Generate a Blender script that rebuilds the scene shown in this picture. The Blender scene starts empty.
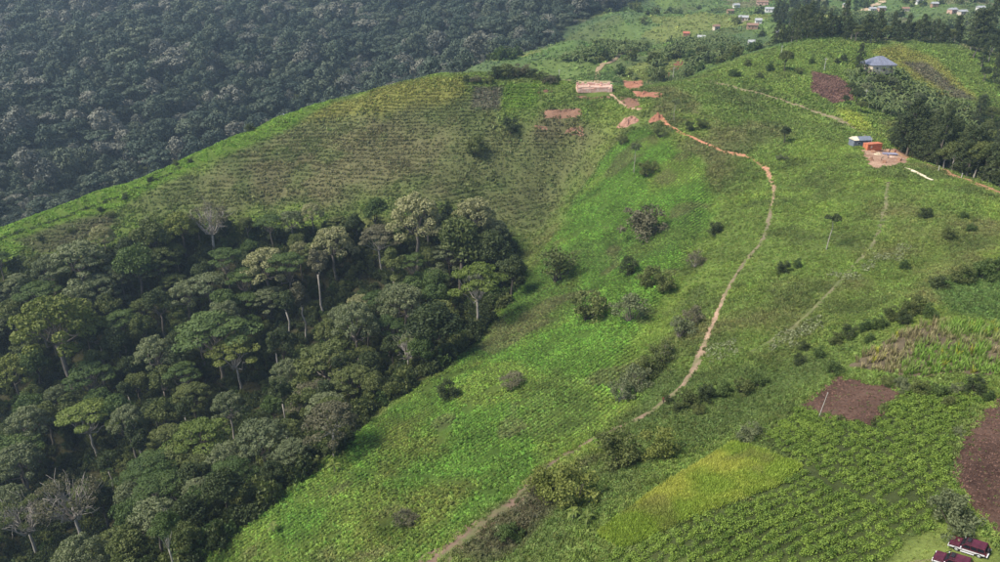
import bpy, bmesh, math, random
import numpy as np
from mathutils import Vector, Matrix
from mathutils.geometry import delaunay_2d_cdt

random.seed(7)
RNG = np.random.default_rng(11)
SC = bpy.context.scene
COL = SC.collection
R = math.radians

# ------------------------------------------------------------------ camera, sky, sun, exposure
CAM_Z, PITCH, FOC = 100.0, R(25.0), 720.0          # drone height, look-down angle, focal length per 1000 px of width
cam_d = bpy.data.cameras.new('camera')
cam_d.sensor_width = 36.0
cam_d.lens = 36.0 * FOC / 1000.0
cam_d.clip_start, cam_d.clip_end = 1.0, 8000.0
cam = bpy.data.objects.new('camera', cam_d)
cam.location = (0, 0, CAM_Z)
cam.rotation_euler = (R(90) - PITCH, 0, 0)
COL.objects.link(cam)
SC.camera = cam

SUN_AZ, SUN_EL = R(-108.0), R(52.0)                  # azimuth clockwise from +Y, elevation
world = bpy.data.worlds.new('World')
SC.world = world
world.use_nodes = True
wn = world.node_tree
sky = wn.nodes.new('ShaderNodeTexSky')
sky.sky_type = 'NISHITA'
sky.sun_disc = False
sky.sun_elevation = SUN_EL
sky.sun_rotation = SUN_AZ
sky.altitude = 1500
sky.air_density = 1.0
sky.dust_density = 2.5
sky.ozone_density = 1.0
wn.links.new(sky.outputs[0], wn.nodes['Background'].inputs[0])
wn.nodes['Background'].inputs[1].default_value = 0.07

sun_d = bpy.data.lights.new('sun', 'SUN')
sun_d.energy = 2.7
sun_d.angle = R(22)
sun_d.color = (1.0, 0.94, 0.83)
sun = bpy.data.objects.new('sun', sun_d)
sdir = Vector((math.sin(SUN_AZ) * math.cos(SUN_EL), math.cos(SUN_AZ) * math.cos(SUN_EL), math.sin(SUN_EL)))
sun.rotation_euler = sdir.to_track_quat('Z', 'Y').to_euler()
sun.location = (0, 0, 300)
COL.objects.link(sun)

SC.view_settings.view_transform = 'Standard'
SC.view_settings.look = 'None'
SC.view_settings.gamma = 1
SC.view_settings.exposure = 1.45
SC.view_settings.use_curve_mapping = False
SC.cycles.max_bounces = 4
SC.cycles.diffuse_bounces = 2
SC.cycles.glossy_bounces = 1
SC.cycles.transmission_bounces = 2
SC.cycles.volume_bounces = 0
SC.cycles.transparent_max_bounces = 4

# ------------------------------------------------------------------ terrain height
def ray(px, py):
    u, v = (px - 500) / FOC, (281 - py) / FOC
    return np.array([u, math.cos(PITCH) + v * math.sin(PITCH), -math.sin(PITCH) + v * math.cos(PITCH)])

PIX = [  # picture point and the ground height there
 (1000,556,39),(965,545,38.5),(880,560,34),(850,480,33),(700,560,27),(600,540,21),(430,562,11),(300,562,-2),(180,562,-16),
 (1000,450,38.5),(1000,380,37),(920,345,33.5),(1000,300,37),(1000,240,37),(850,400,30),(700,490,26),(800,340,27),(720,420,21.5),
 (660,400,17.5),(600,420,11),(500,440,4),(400,470,-3),(330,450,-9),(420,380,-10),(500,290,-10),(520,340,-3),(560,400,7.5),
 (690,360,20),(730,280,23),(770,220,25.5),(770,175,28),(710,147,29.5),(655,118,33),(645,215,12),(555,260,-2),(600,330,8),
 (560,190,4),(480,150,17),(480,75,41.5),(600,88,38.5),(560,130,25),(640,160,23),(850,200,32),(850,260,31),(930,220,36),(880,155,35),
 (800,120,33),(700,85,39.5),(750,60,46),(800,42,52),(860,42,52),(950,45,50),(960,90,37),(900,100,33),(830,87,41),(850,115,36),
 (1000,190,36.5),(940,170,35.5),(0,238,-4),(70,205,4),(140,180,9),(210,148,16),(280,118,24),(340,98,32),(400,84,38),(440,76,41),
 (540,78,41),(60,245,-4),(0,260,-8),(200,215,2),(300,180,10),(300,140,20),(400,150,17),(400,185,9),(450,205,3),(700,250,18)]
XYZ = [  # ground hidden from the camera or far away
 (175,240,23),(200,272,19),(160,272,29),(235,300,16),(260,250,18),
 (-30,215,-22),(-60,250,-16),(-100,240,-22),(-150,230,-27),(-50,165,-24),(-60,132,-20),(-90,122,-34),(-100,150,-42),(-80,190,-34),
 (-120,190,-43),(-160,150,-55),(-200,200,-48),(-130,100,-48),(-110,70,-40),(-180,230,-30),(-70,60,-20),(0,60,6),(-40,60,-10),
 (60,20,42),(100,60,44),(0,0,14),(150,100,43),(150,20,46),(-100,0,-40),(-200,60,-66),(-300,100,-70),(-350,250,-55),(-250,230,-34),
 (-180,340,-22),(-180,400,-42),(-100,430,-36),(-20,430,-14),(-300,300,-40),(-300,420,-48),(-450,400,-45),(-90,390,8),
 (-300,520,-36),(-100,520,-33),(-300,700,2),(-40,700,0),(-300,960,42),(0,960,40),(-600,700,8),(-600,1000,55),
 (-500,1500,170),(0,1500,155),(500,1500,150),(-60,470,-10),(-50,540,-8),(-20,600,2),(40,640,12),
 (-13,480,27),(20,510,32),(43,540,37),(104,560,37),(60,455,27),(60,405,22),(100,430,28),(120,620,22),(70,700,30),(138,760,42),(213,820,43),
 (127,500,35),(179,620,41),(170,540,37),(200,440,49),(260,440,47),(230,520,32),(330,500,28),(340,420,38),(280,380,34),
 (300,650,41),(330,850,48),(300,1000,66),(450,750,47),(500,1000,70),(600,600,30),(500,350,0),(400,250,-5),(300,150,20),(300,50,30),
 (900,1500,170),(1200,900,80),(-1200,900,70),(-1200,1500,190),(-800,300,-40),(0,2600,330),(1200,2600,340),(-1200,2600,340),(1000,100,-10),(-1000,0,-60),
 (0,-300,0),(600,-300,20),(-600,-300,-70)]
_c = []
for px, py, z in PIX:
    r = ray(px, py)
    d = (z - CAM_Z) / r[2]
    _c.append((r[0] * d, r[1] * d, z))
CTRL = np.array(_c + XYZ, float)
_S = 100.0

def _phi(r2):
    return 0.5 * r2 * np.log(r2 + 1e-12)

def _solve():
    P = CTRL[:, :2] / _S
    n = len(P)
    D = ((P[:, None] - P[None]) ** 2).sum(-1)
    A = np.zeros((n + 3, n + 3))
    A[:n, :n] = _phi(D) + np.eye(n) * 0.004
    A[:n, n] = 1
    A[:n, n + 1:] = P
    A[n:, :n] = A[:n, n:].T
    return P, np.linalg.solve(A, np.r_[CTRL[:, 2], 0, 0, 0])
_P, _W = _solve()

_LAT = RNG.random((256, 256))
def vnoise(x, y):
    x = np.asarray(x, float); y = np.asarray(y, float)
    xi = np.floor(x).astype(int); yi = np.floor(y).astype(int)
    fx = x - xi; fy = y - yi
    fx = fx * fx * (3 - 2 * fx); fy = fy * fy * (3 - 2 * fy)
    g = lambda a, b: _LAT[a & 255, b & 255]
    return (g(xi, yi) * (1 - fx) + g(xi + 1, yi) * fx) * (1 - fy) + (g(xi, yi + 1) * (1 - fx) + g(xi + 1, yi + 1) * fx) * fy

def fbm(x, y, s, o=3, seed=0.0):
    t = 0; a = 1.0; n = 0
    x = np.asarray(x, float) / s + 17.3 * seed; y = np.asarray(y, float) / s + 9.1 * seed
    for _ in range(o):
        t = t + a * vnoise(x, y); n += a; a *= 0.5; x = x * 2.03 + 5.1; y = y * 2.03 + 1.7
    return t / n                                             # 0..1

GULLIES = []
def height(x, y):
    x = np.atleast_1d(np.asarray(x, float)); y = np.atleast_1d(np.asarray(y, float))
    out = np.empty(len(x))
    n = len(_P)
    for i in range(0, len(x), 40000):
        X = x[i:i + 40000] / _S; Y = y[i:i + 40000] / _S
        r2 = (X[:, None] - _P[None, :, 0]) ** 2 + (Y[:, None] - _P[None, :, 1]) ** 2
        out[i:i + 40000] = _phi(r2) @ _W[:n] + _W[n] + _W[n + 1] * X + _W[n + 2] * Y
    dist = np.hypot(x, y)
    amp = np.clip((dist - 60) / 300, 0.35, 6.0)
    for L, dep, wd in GULLIES:
        out -= dep * np.exp(-(pdist(L, x, y) / wd) ** 2)
    out += (fbm(x, y, 34, 3, 1) - 0.5) * 2.6 * np.clip(amp, .6, 6) + (fbm(x, y, 7, 2, 2) - 0.5) * 0.8 + (fbm(x, y, 17, 2, 4) - .5) * 1.7
    out += (fbm(x, y, 85, 2, 6) - .45) * 26 * sstep(440, 520, y) * sstep(-20, 40, x - np.interp(y, [380, 470, 520, 600, 700, 900, 1000, 1200], [-95, -62, -25, 10, 62, 190, 330, 900])) * sstep(20, 60, np.hypot(x - 230, y - 430))
    return out

_DS = np.geomspace(40, 1900, 1500)
def at(px, py, lift=0.0):
    """the ground point (x, y, z) seen at a picture point; lift: where the sight line is that high above the ground"""
    r = ray(px, py)
    x, y = r[0] * _DS, r[1] * _DS
    z = CAM_Z + r[2] * _DS
    g = z - height(x, y) - lift
    k = np.argmax(g < 0)
    if g[k] >= 0:
        k = len(g) - 1
    if k == 0:
        return np.array([x[0], y[0], z[0] - lift])
    t = g[k - 1] / (g[k - 1] - g[k] + 1e-9)
    d = _DS[k - 1] + t * (_DS[k] - _DS[k - 1])
    p = np.array([0, 0, CAM_Z]) + r * d
    p[2] -= lift
    return p

def poly(pts, lift=0.0):
    return np.array([at(a, b, lift)[:2] for a, b in pts])

def inside(P, x, y):
    c = np.zeros(len(x), bool)
    j = len(P) - 1
    for i in range(len(P)):
        xi, yi = P[i]; xj, yj = P[j]
        c ^= ((yi > y) != (yj > y)) & (x < (xj - xi) * (y - yi) / (yj - yi + 1e-12) + xi)
        j = i
    return c

def sdist(P, x, y):
    """signed distance to a polygon, positive inside"""
    d = np.full(len(x), 1e9)
    for i in range(len(P)):
        a = P[i - 1]; b = P[i]
        ab = b - a
        t = np.clip(((x - a[0]) * ab[0] + (y - a[1]) * ab[1]) / (ab @ ab + 1e-9), 0, 1)
        d = np.minimum(d, np.hypot(x - a[0] - t * ab[0], y - a[1] - t * ab[1]))
    return np.where(inside(P, x, y), d, -d)

def pdist(L, x, y):
    d = np.full(len(x), 1e9)
    for i in range(1, len(L)):
        a = L[i - 1]; b = L[i]
        ab = b - a
        t = np.clip(((x - a[0]) * ab[0] + (y - a[1]) * ab[1]) / (ab @ ab + 1e-9), 0, 1)
        d = np.minimum(d, np.hypot(x - a[0] - t * ab[0], y - a[1] - t * ab[1]))
    return d

def sstep(a, b, v):
    t = np.clip((v - a) / (b - a), 0, 1)
    return t * t * (3 - 2 * t)

# ------------------------------------------------------------------ material helpers
MATS = {}
def new_mat(name):
    m = bpy.data.materials.new(name)
    m.use_nodes = True
    nt = m.node_tree
    for n in list(nt.nodes):
        nt.nodes.remove(n)
    out = nt.nodes.new('ShaderNodeOutputMaterial')
    MATS[name] = m
    return m, nt, out

def nd(nt, typ, **kw):
    n = nt.nodes.new(typ)
    for k, v in kw.items():
        setattr(n, k, v)
    return n

def lk(nt, a, b):
    nt.links.new(a, b)

def mixc(nt, fac, a, b, mode='MIX'):
    n = nd(nt, 'ShaderNodeMix', data_type='RGBA', blend_type=mode)
    for i, v in ((0, fac), (6, a), (7, b)):
        if hasattr(v, 'is_output') or isinstance(v, bpy.types.NodeSocket):
            lk(nt, v, n.inputs[i])
        elif i == 0:
            n.inputs[0].default_value = v
        else:
            n.inputs[i].default_value = (*v, 1)
    return n.outputs[2]

def mathn(nt, op, a, b=None, clamp=False):
    n = nd(nt, 'ShaderNodeMath', operation=op)
    n.use_clamp = clamp
    for i, v in ((0, a), (1, b)):
        if v is None:
            continue
        if isinstance(v, bpy.types.NodeSocket):
            lk(nt, v, n.inputs[i])
        else:
            n.inputs[i].default_value = v
    return n.outputs[0]

def noise(nt, scale, detail=3, coord=None, rough=.55):
    n = nd(nt, 'ShaderNodeTexNoise')
    n.inputs['Scale'].default_value = scale
    n.inputs['Detail'].default_value = detail
    n.inputs['Roughness'].default_value = rough
    if coord is None:
        coord = nd(nt, 'ShaderNodeTexCoord').outputs['Object']
    lk(nt, coord, n.inputs['Vector'])
    return n.outputs['Fac']

def ramp(nt, fac, stops):
    n = nd(nt, 'ShaderNodeValToRGB')
    while len(n.color_ramp.elements) < len(stops):
        n.color_ramp.elements.new(0.5)
    for e, (p, c) in zip(n.color_ramp.elements, stops):
        e.position = p
        e.color = (*c, 1)
    lk(nt, fac, n.inputs[0])
    return n.outputs[0]

def simple_mat(name, color, rough=.8, var=.25, scale=3.0, metal=0.0, bump=0.0, coat=0.0):
    m, nt, out = new_mat(name)
    b = nd(nt, 'ShaderNodeBsdfPrincipled')
    f = noise(nt, scale, 4)
    lo = tuple(c * (1 - var) for c in color); hi = tuple(min(1, c * (1 + var)) for c in color)
    lk(nt, ramp(nt, f, [(.3, lo), (.7, hi)]), b.inputs['Base Color'])
    b.inputs['Roughness'].default_value = rough
    b.inputs['Metallic'].default_value = metal
    b.inputs['Specular IOR Level'].default_value = .5 if (metal or rough < .5) else .25
    if coat:
        b.inputs['Coat Weight'].default_value = coat
    if bump:
        bp = nd(nt, 'ShaderNodeBump')
        bp.inputs['Strength'].default_value = bump
        bp.inputs['Distance'].default_value = .1
        lk(nt, f, bp.inputs['Height']); lk(nt, bp.outputs[0], b.inputs['Normal'])
    lk(nt, b.outputs[0], out.inputs[0])
    return m

def soil_mat(name, c1, c2, scale=1.2, bump=.6):
    m, nt, out = new_mat(name)
    b = nd(nt, 'ShaderNodeBsdfPrincipled')
    big = noise(nt, scale * .12, 3); fine = noise(nt, scale * 1.6, 6, rough=.7)
    f = mathn(nt, 'ADD', mathn(nt, 'MULTIPLY', big, .5), mathn(nt, 'MULTIPLY', fine, .5))
    lk(nt, ramp(nt, f, [(.36, c1), (.66, c2)]), b.inputs['Base Color'])
    b.inputs['Roughness'].default_value = .95
    b.inputs['Specular IOR Level'].default_value = .1
    bp = nd(nt, 'ShaderNodeBump')
    bp.inputs['Strength'].default_value = 1.0; bp.inputs['Distance'].default_value = .4 * bump / .6
    lk(nt, fine, bp.inputs['Height']); lk(nt, bp.outputs[0], b.inputs['Normal'])
    lk(nt, b.outputs[0], out.inputs[0])
    return m

def leaf_mat(name, c1, c2, trans=.25, tint=False, rough=.6, own=.4):
    """leaves: colour drifts from plant to plant (object random), from leaf to leaf (face attribute lv)"""
    m, nt, out = new_mat(name)
    at_ = nd(nt, 'ShaderNodeAttribute', attribute_name='lv')
    oi = nd(nt, 'ShaderNodeObjectInfo')
    f = mathn(nt, 'ADD', mathn(nt, 'MULTIPLY', at_.outputs['Fac'], 1 - own), mathn(nt, 'MULTIPLY', oi.outputs['Random'], own))
    c = ramp(nt, f, [(.12, c1), (.88, c2)])
    if tint:
        ti = nd(nt, 'ShaderNodeAttribute', attribute_name='tint', attribute_type='INSTANCER')
        k = ramp(nt, f, [(.05, (.55, .55, .55)), (.95, (1.4, 1.4, 1.35))])
        c = mixc(nt, 1.0, ti.outputs['Color'], k, 'MULTIPLY')
    b = nd(nt, 'ShaderNodeBsdfPrincipled')
    lk(nt, c, b.inputs['Base Color'])
    b.inputs['Roughness'].default_value = rough
    b.inputs['Specular IOR Level'].default_value = .18
    if trans:
        t = nd(nt, 'ShaderNodeBsdfTranslucent')
        lk(nt, mixc(nt, 1.0, c, (1.0, 1.15, .6), 'MULTIPLY'), t.inputs[0])
        mx = nd(nt, 'ShaderNodeMixShader')
        mx.inputs[0].default_value = trans
        lk(nt, b.outputs[0], mx.inputs[1]); lk(nt, t.outputs[0], mx.inputs[2])
        lk(nt, mx.outputs[0], out.inputs[0])
    else:
        lk(nt, b.outputs[0], out.inputs[0])
    return m

# ------------------------------------------------------------------ object helpers
def mesh_obj(name, verts, faces, mat=None, parent=None, smooth=False, link=True):
    me = bpy.data.meshes.new(name)
    me.from_pydata([tuple(map(float, v)) for v in verts], [], [tuple(map(int, f)) for f in faces])
    if mat:
        me.materials.append(mat)
    if smooth:
        me.shade_smooth()
    me.update()
    o = bpy.data.objects.new(name, me)
    if link:
        COL.objects.link(o)
    if parent:
        o.parent = parent
    return o

def tag(o, label, cat=None, group=None, kind=None):
    if label: o['label'] = label
    if cat: o['category'] = cat
    if group: o['group'] = group
    if kind: o['kind'] = kind
    return o

def thing(name, label, cat, loc, rz=0.0, scale=1.0, group=None):
    o = bpy.data.objects.new(name, None)
    o.empty_display_size = .5
    o.location = loc
    o.rotation_euler = (0, 0, rz)
    o.scale = (scale,) * 3 if np.isscalar(scale) else scale
    COL.objects.link(o)
    return tag(o, label, cat, group)

def mesh_of(bm, name, mat=None, smooth=False):
    me = bpy.data.meshes.new(name)
    bm.to_mesh(me); bm.free()
    if mat: me.materials.append(mat)
    if smooth: me.shade_smooth()
    return me

def child(name, me, parent, loc=(0, 0, 0)):
    o = bpy.data.objects.new(name, me)
    COL.objects.link(o)
    o.parent = parent
    o.location = loc
    return o

def box(bm, x0, x1, y0, y1, z0, z1, bevel=0.0):
    r = bmesh.ops.create_cube(bm, size=1)
    for v in r['verts']:
        v.co = Vector((x0 + (v.co.x + .5) * (x1 - x0), y0 + (v.co.y + .5) * (y1 - y0), z0 + (v.co.z + .5) * (z1 - z0)))
    if bevel:
        es = list({e for v in r['verts'] for e in v.link_edges})
        bmesh.ops.bevel(bm, geom=es, offset=bevel, segments=2, affect='EDGES', profile=.7)

def tube(V, F, pts, rad, n=6):
    """append a tapered tube along a polyline to the lists V, F"""
    base = len(V)
    pts = [np.array(p, float) for p in pts]
    for i, p in enumerate(pts):
        a = pts[max(0, i - 1)]; b = pts[min(len(pts) - 1, i + 1)]
        t = b - a; t /= np.linalg.norm(t) + 1e-9
        u = np.cross(t, (1, 0, 0) if abs(t[0]) < .8 else (0, 1, 0)); u /= np.linalg.norm(u)
        w = np.cross(t, u)
        for k in range(n):
            an = 2 * math.pi * k / n
            V.append(p + rad[i] * (u * math.cos(an) + w * math.sin(an)))
    for i in range(len(pts) - 1):
        for k in range(n):
            k2 = (k + 1) % n
            F.append((base + i * n + k, base + i * n + k2, base + (i + 1) * n + k2, base + (i + 1) * n + k))
    F.append(tuple(base + (len(pts) - 1) * n + k for k in range(n)))

def scatter(name, protos, pts, rot, scl, idx, tint, label, cat, kind='stuff'):
    """ground cover that nobody could count: one object that carries many copies of a few small plants"""
    n = len(pts)
    me = bpy.data.meshes.new(name)
    me.vertices.add(n)
    me.vertices.foreach_set('co', np.asarray(pts, np.float32).ravel())
    def attr(nm, typ, key, val, dt=np.float32):
        a = me.attributes.new(nm, typ, 'POINT')
        a.data.foreach_set(key, np.ascontiguousarray(val, dt).ravel())
    attr('rot', 'FLOAT_VECTOR', 'vector', rot)
    s = np.asarray(scl, float)
    if s.ndim == 1: s = np.repeat(s[:, None], 3, 1)
    attr('scl', 'FLOAT_VECTOR', 'vector', s)
    attr('pick', 'INT', 'value', idx, np.int32)
    attr('tint', 'FLOAT_VECTOR', 'vector', tint)
    o = bpy.data.objects.new(name, me)
    COL.objects.link(o)
    c = bpy.data.collections.new(name + '_plants')
    for i, p in enumerate(protos):
        q = bpy.data.objects.new('%02d_%s' % (i, name), p)
        c.objects.link(q)
    ng = bpy.data.node_groups.new(name, 'GeometryNodeTree')
    ng.interface.new_socket('Geometry', in_out='INPUT', socket_type='NodeSocketGeometry')
    ng.interface.new_socket('Geometry', in_out='OUTPUT', socket_type='NodeSocketGeometry')
    gi = ng.nodes.new('NodeGroupInput'); go = ng.nodes.new('NodeGroupOutput')
    ip = ng.nodes.new('GeometryNodeInstanceOnPoints')
    ci = ng.nodes.new('GeometryNodeCollectionInfo')
    ci.inputs['Collection'].default_value = c
    ci.inputs['Separate Children'].default_value = True
    ci.inputs['Reset Children'].default_value = True
    def na(nm, typ):
        a = ng.nodes.new('GeometryNodeInputNamedAttribute'); a.data_type = typ
        a.inputs['Name'].default_value = nm
        return a.outputs['Attribute']
    e2r = ng.nodes.new('FunctionNodeEulerToRotation')
    L = ng.links.new
    L(gi.outputs[0], ip.inputs['Points']); L(ci.outputs[0], ip.inputs['Instance'])
    ip.inputs['Pick Instance'].default_value = True
    L(na('pick', 'INT'), ip.inputs['Instance Index'])
    L(na('rot', 'FLOAT_VECTOR'), e2r.inputs[0]); L(e2r.outputs[0], ip.inputs['Rotation'])
    L(na('scl', 'FLOAT_VECTOR'), ip.inputs['Scale'])
    L(ip.outputs[0], go.inputs[0])
    md = o.modifiers.new('plants', 'NODES'); md.node_group = ng
    return tag(o, label, cat, None, kind)

GULLIES += [(np.array([at(a, b)[:2] for a, b in L]), dep, wd) for L, dep, wd in (
    ([(716,185),(708,215),(696,255),(672,300),(650,345),(634,380)], 2.6, 5.0),
    ([(612,446),(575,480),(545,510),(512,540),(480,566)], 2.0, 2.6),
    ([(560,150),(548,190),(535,225),(520,262)], 3.0, 9.0),
    ([(940,250),(880,290),(830,330),(780,362)], 1.6, 5.0),
    ([(330,130),(300,165),(270,195)], 2.0, 9.0))]
# ------------------------------------------------------------------ the lie of the land: zones seen from above
FOREST = poly([(195,562),(255,512),(330,452),(375,408),(425,378),(470,340),(505,300)])
FOREST = np.vstack([FOREST, poly([(515,262),(500,225),(455,206),(400,218),(330,222),(240,226),(170,226),(120,243),(60,262),(0,262)], 5.0),
                    [(-330, 250), (-330, 60), (-90, 60)]])
PATH = [(418,572),(440,556),(470,533),(510,505),(545,468),(580,447),(615,429),(650,412),(663,402),(683,385),(697,362),(712,325),(730,285),
        (748,258),(763,240),(770,215),(774,190),(768,172),(750,158),(722,151),(700,141),(680,132),(660,117)]
TRACK = [(888,176),(886,205),(873,245),(850,270),(822,300),(790,330),(750,352)]
RIDGE_TRACK = [(866,137),(845,123),(820,113),(790,103),(755,92),(720,84),(690,81),(650,83),(600,82),(560,80)]
ROAD = [(872,146),(888,151),(905,157),(930,167),(965,180),(1000,194),(1040,210)]
CUT_TRACK = [(611,94),(622,104),(640,110)]
def pline(L):
    return np.array([at(a, b)[:2] for a, b in L])
pPATH, pTRACK, pRIDGE, pROAD, pCUT = map(pline, (PATH, TRACK, RIDGE_TRACK, ROAD, CUT_TRACK))

Z = {k: poly(v) for k, v in dict(
    crop=[(640,128),(690,150),(712,190),(705,235),(690,260),(660,300),(640,345),(655,395),(600,432),(545,462),(500,500),(425,562),(190,562),
          (330,455),(420,385),(505,312),(545,255),(575,200),(600,160)],
    olive=[(120,205),(200,165),(300,112),(400,92),(468,92),(500,118),(560,125),(600,140),(575,175),(540,225),(500,240),(455,206),(330,205),(180,215)],
    dry=[(225,180),(265,150),(330,135),(400,118),(440,135),(420,180),(340,200),(260,200)],
    ridgeyellow=[(330,103),(400,84),(470,75),(470,96),(440,104),(380,112),(300,122)],
    leftgreen=[(0,228),(140,174),(215,146),(330,98),(330,104),(215,160),(150,190),(110,215),(60,236),(0,262)],
    terrace_brown=[(14,240),(60,224),(112,212),(118,222),(78,246),(40,258)],
    bean=[(925,285),(1000,268),(1100,268),(1100,325),(1000,322),(950,312)],
    clearing=[(878,575),(905,545),(930,532),(960,528),(985,540),(1010,570)],
    dark=[(640,372),(700,372),(800,360),(850,345),(840,372),(800,400),(760,430),(720,440),(600,525),(560,562),(480,562),(560,490),(620,440)],
    bushfield=[(560,575),(640,545),(735,505),(800,465),(760,440),(800,408),(870,425),(905,390),(985,395),(955,430),(952,470),(965,500),(930,530),(900,545),(880,575)],
    mustard=[(838,108),(862,117),(872,128),(860,132),(845,122)],
    knoll=[(700,80),(760,58),(800,42),(1000,46),(1000,90),(930,95),(880,70),(860,100),(810,100)],
    knollyellow=[(870,52),(900,46),(935,60),(975,98),(945,96),(905,74)],
    knollgrey=[(902,62),(922,62),(955,88),(975,100),(955,98),(925,80)],
    spur=[(470,75),(520,50),(600,38),(700,30),(760,45),(700,84),(600,80)],
    gully=[(545,478),(600,455),(560,500),(520,545),(480,562),(440,562),(500,510)],
    terr=[(535,108),(582,108),(582,135),(535,135)],
    fallow=[(473,86),(503,87),(500,110),(470,110)],
    tea=[(505,84),(540,82),(538,108),(503,110)],
).items()}

def zmask(k, x, y, w=6.0, wob=10.0, seed=3.0):
    return sstep(-w, w, sdist(Z[k], x, y) + (fbm(x, y, 14, 3, seed) - .5) * wob)

def lerp(a, b, t):
    return a + (np.asarray(b) - a) * t[:, None]

def ground_colour(x, y):
    """what grows there, as a plain base colour"""
    n = len(x)
    c = np.tile((0.118, 0.160, 0.038), (n, 1))
    a = fbm(x, y, 30, 4, 5); b = fbm(x, y, 11, 3, 6); e = fbm(x, y, 4, 2, 8)
    c = lerp(c, (0.128, 0.122, 0.050), sstep(.52, .72, a) * .75)
    c = lerp(c, (0.078, 0.100, 0.030), sstep(.54, .7, b) * .7)
    c = lerp(c, (0.158, 0.212, 0.042), sstep(.5, .72, fbm(x, y, 18, 3, 12)) * .75)
    m = zmask('olive', x, y, 8, 22)
    c = lerp(c, (0.124, 0.128, 0.054), m * .85)
    c = lerp(c, (0.140, 0.122, 0.062), zmask('dry', x, y, 10, 30) * .65)
    c = lerp(c, (0.086, 0.112, 0.034), m * sstep(.5, .7, b) * .6)
    c = lerp(c, (0.183, 0.178, 0.043), zmask('ridgeyellow', x, y, 5, 8) * .8)  # bright yellow-green ground along the ridge crest
    c = lerp(c, (0.128, 0.200, 0.029), zmask('leftgreen', x, y, 3, 4) * .9)
    c = lerp(c, (0.100, 0.090, 0.055), zmask('terrace_brown', x, y, 1.5, 2) * .75)
    m = zmask('crop', x, y, 3, 9)
    c = lerp(c, (0.102, 0.186, 0.030), m * .92)
    c = lerp(c, (0.134, 0.130, 0.034), m * sstep(.55, .75, fbm(x, y, 24, 3, 9)) * .6)
    c = lerp(c, (0.063, 0.105, 0.019), m * sstep(.55, .7, b) * .5)
    c = lerp(c, (0.072, 0.100, 0.032), zmask('dark', x, y, 4, 10) * .75)
    c = lerp(c, (0.073, 0.120, 0.032), zmask('bean', x, y, 2, 3) * .9)
    m2 = zmask('crop', x, y, 2, 4)
    c = lerp(c, (0.150, 0.190, 0.040), m2 * sstep(.56, .66, fbm(x, y, 26, 2, 101)) * .6)
    c = lerp(c, (0.075, 0.118, 0.028), m2 * sstep(.57, .66, fbm(x, y, 33, 2, 102)) * .6)
    c = lerp(c, (0.120, 0.100, 0.055), m2 * sstep(.66, .74, fbm(x, y, 12, 2, 103)) * .5)
    c = lerp(c, (0.042, 0.052, 0.020), zmask('bushfield', x, y, 2, 3) * .85)
    c = lerp(c, (0.170, 0.205, 0.055), zmask('clearing', x, y, 1, 2) * .9)
    c = lerp(c, (0.128, 0.175, 0.038), zmask('knoll', x, y, 6, 10) * .8)
    c = lerp(c, (0.207, 0.185, 0.049), zmask('knollyellow', x, y, 3, 5) * .7)
    c = lerp(c, (0.090, 0.078, 0.062), zmask('knollgrey', x, y, 2, 3) * .8)
    c = lerp(c, (0.240, 0.260, 0.040), zmask('mustard', x, y, 2, 3) * .65)
    c = lerp(c, (0.085, 0.068, 0.050), zmask('gully', x, y, 2, 4) * .75)
    c = lerp(c, (0.120, 0.090, 0.058), zmask('terr', x, y, 3, 10) * .55)
    c = lerp(c, (0.095, 0.085, 0.062), zmask('fallow', x, y, 1.5, 2) * .9)
    c = lerp(c, (0.104, 0.165, 0.025), zmask('tea', x, y, 1.5, 2) * .9)
    # the farmed valley beyond the ridge: a quilt of small fields
    far = sstep(395, 430, y) * sstep(-60, -10, x + (y - 480) * .02)
    gx = np.floor((x * .8 + y * .5 + fbm(x, y, 60, 2, 21) * 50) / 38); gy = np.floor((y * .8 - x * .45 + fbm(x, y, 50, 2, 22) * 40) / 26)
    h = (np.sin(gx * 12.9898 + gy * 78.233) * 43758.5453) % 1.0
    q = 1.35 * np.array([(0.073, 0.115, 0.038), (0.091, 0.130, 0.038), (0.073, 0.095, 0.036), (0.122, 0.140, 0.043), (0.067, 0.100, 0.043), (0.110, 0.110, 0.060), (0.085, 0.125, 0.043)])
    c = lerp(c, q[(h * 7).astype(int) % 7], far * .85)
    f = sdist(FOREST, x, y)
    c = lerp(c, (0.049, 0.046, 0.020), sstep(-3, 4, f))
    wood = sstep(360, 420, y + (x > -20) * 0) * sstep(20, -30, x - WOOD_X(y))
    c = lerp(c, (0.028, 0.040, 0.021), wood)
    t = (0.75 + .5 * e)[:, None]
    return np.clip(c * t, 0, 1)

def WOOD_X(y):
    """right-hand edge of the far wood at a given distance"""
    return np.interp(y, [380, 470, 520, 600, 640, 700, 760, 900, 1000, 1200], [-95, -62, -25, 10, 40, 62, 100, 190, 330, 900])

def grow(a, b, s0, s1):
    """coordinates from a to b whose step widens from s0 to s1"""
    v = [a]; 
    while v[-1] < b:
        t = (v[-1] - a) / (b - a)
        v.append(v[-1] + s0 + (s1 - s0) * t)
    return v
ys = sorted(set([-300, -200, -100, -40, 0] + grow(20, 440, 1.3, 2.2) + grow(445, 1000, 4, 9) + grow(1020, 2600, 25, 80)))
xr = grow(0, 330, 1.5, 2.4) + grow(336, 1000, 8, 25) + grow(1050, 1600, 60, 90)
xs = sorted(set([-v for v in xr] + xr))
GX, GY = np.meshgrid(np.array(xs), np.array(ys))
nx_, ny_ = len(xs), len(ys)
gx, gy = GX.ravel(), GY.ravel()
gz = height(gx, gy)
me = bpy.data.meshes.new('ground')
me.vertices.add(nx_ * ny_)
me.vertices.foreach_set('co', np.c_[gx, gy, gz].astype(np.float32).ravel())
ii = np.arange(nx_ * ny_).reshape(ny_, nx_)
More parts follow.
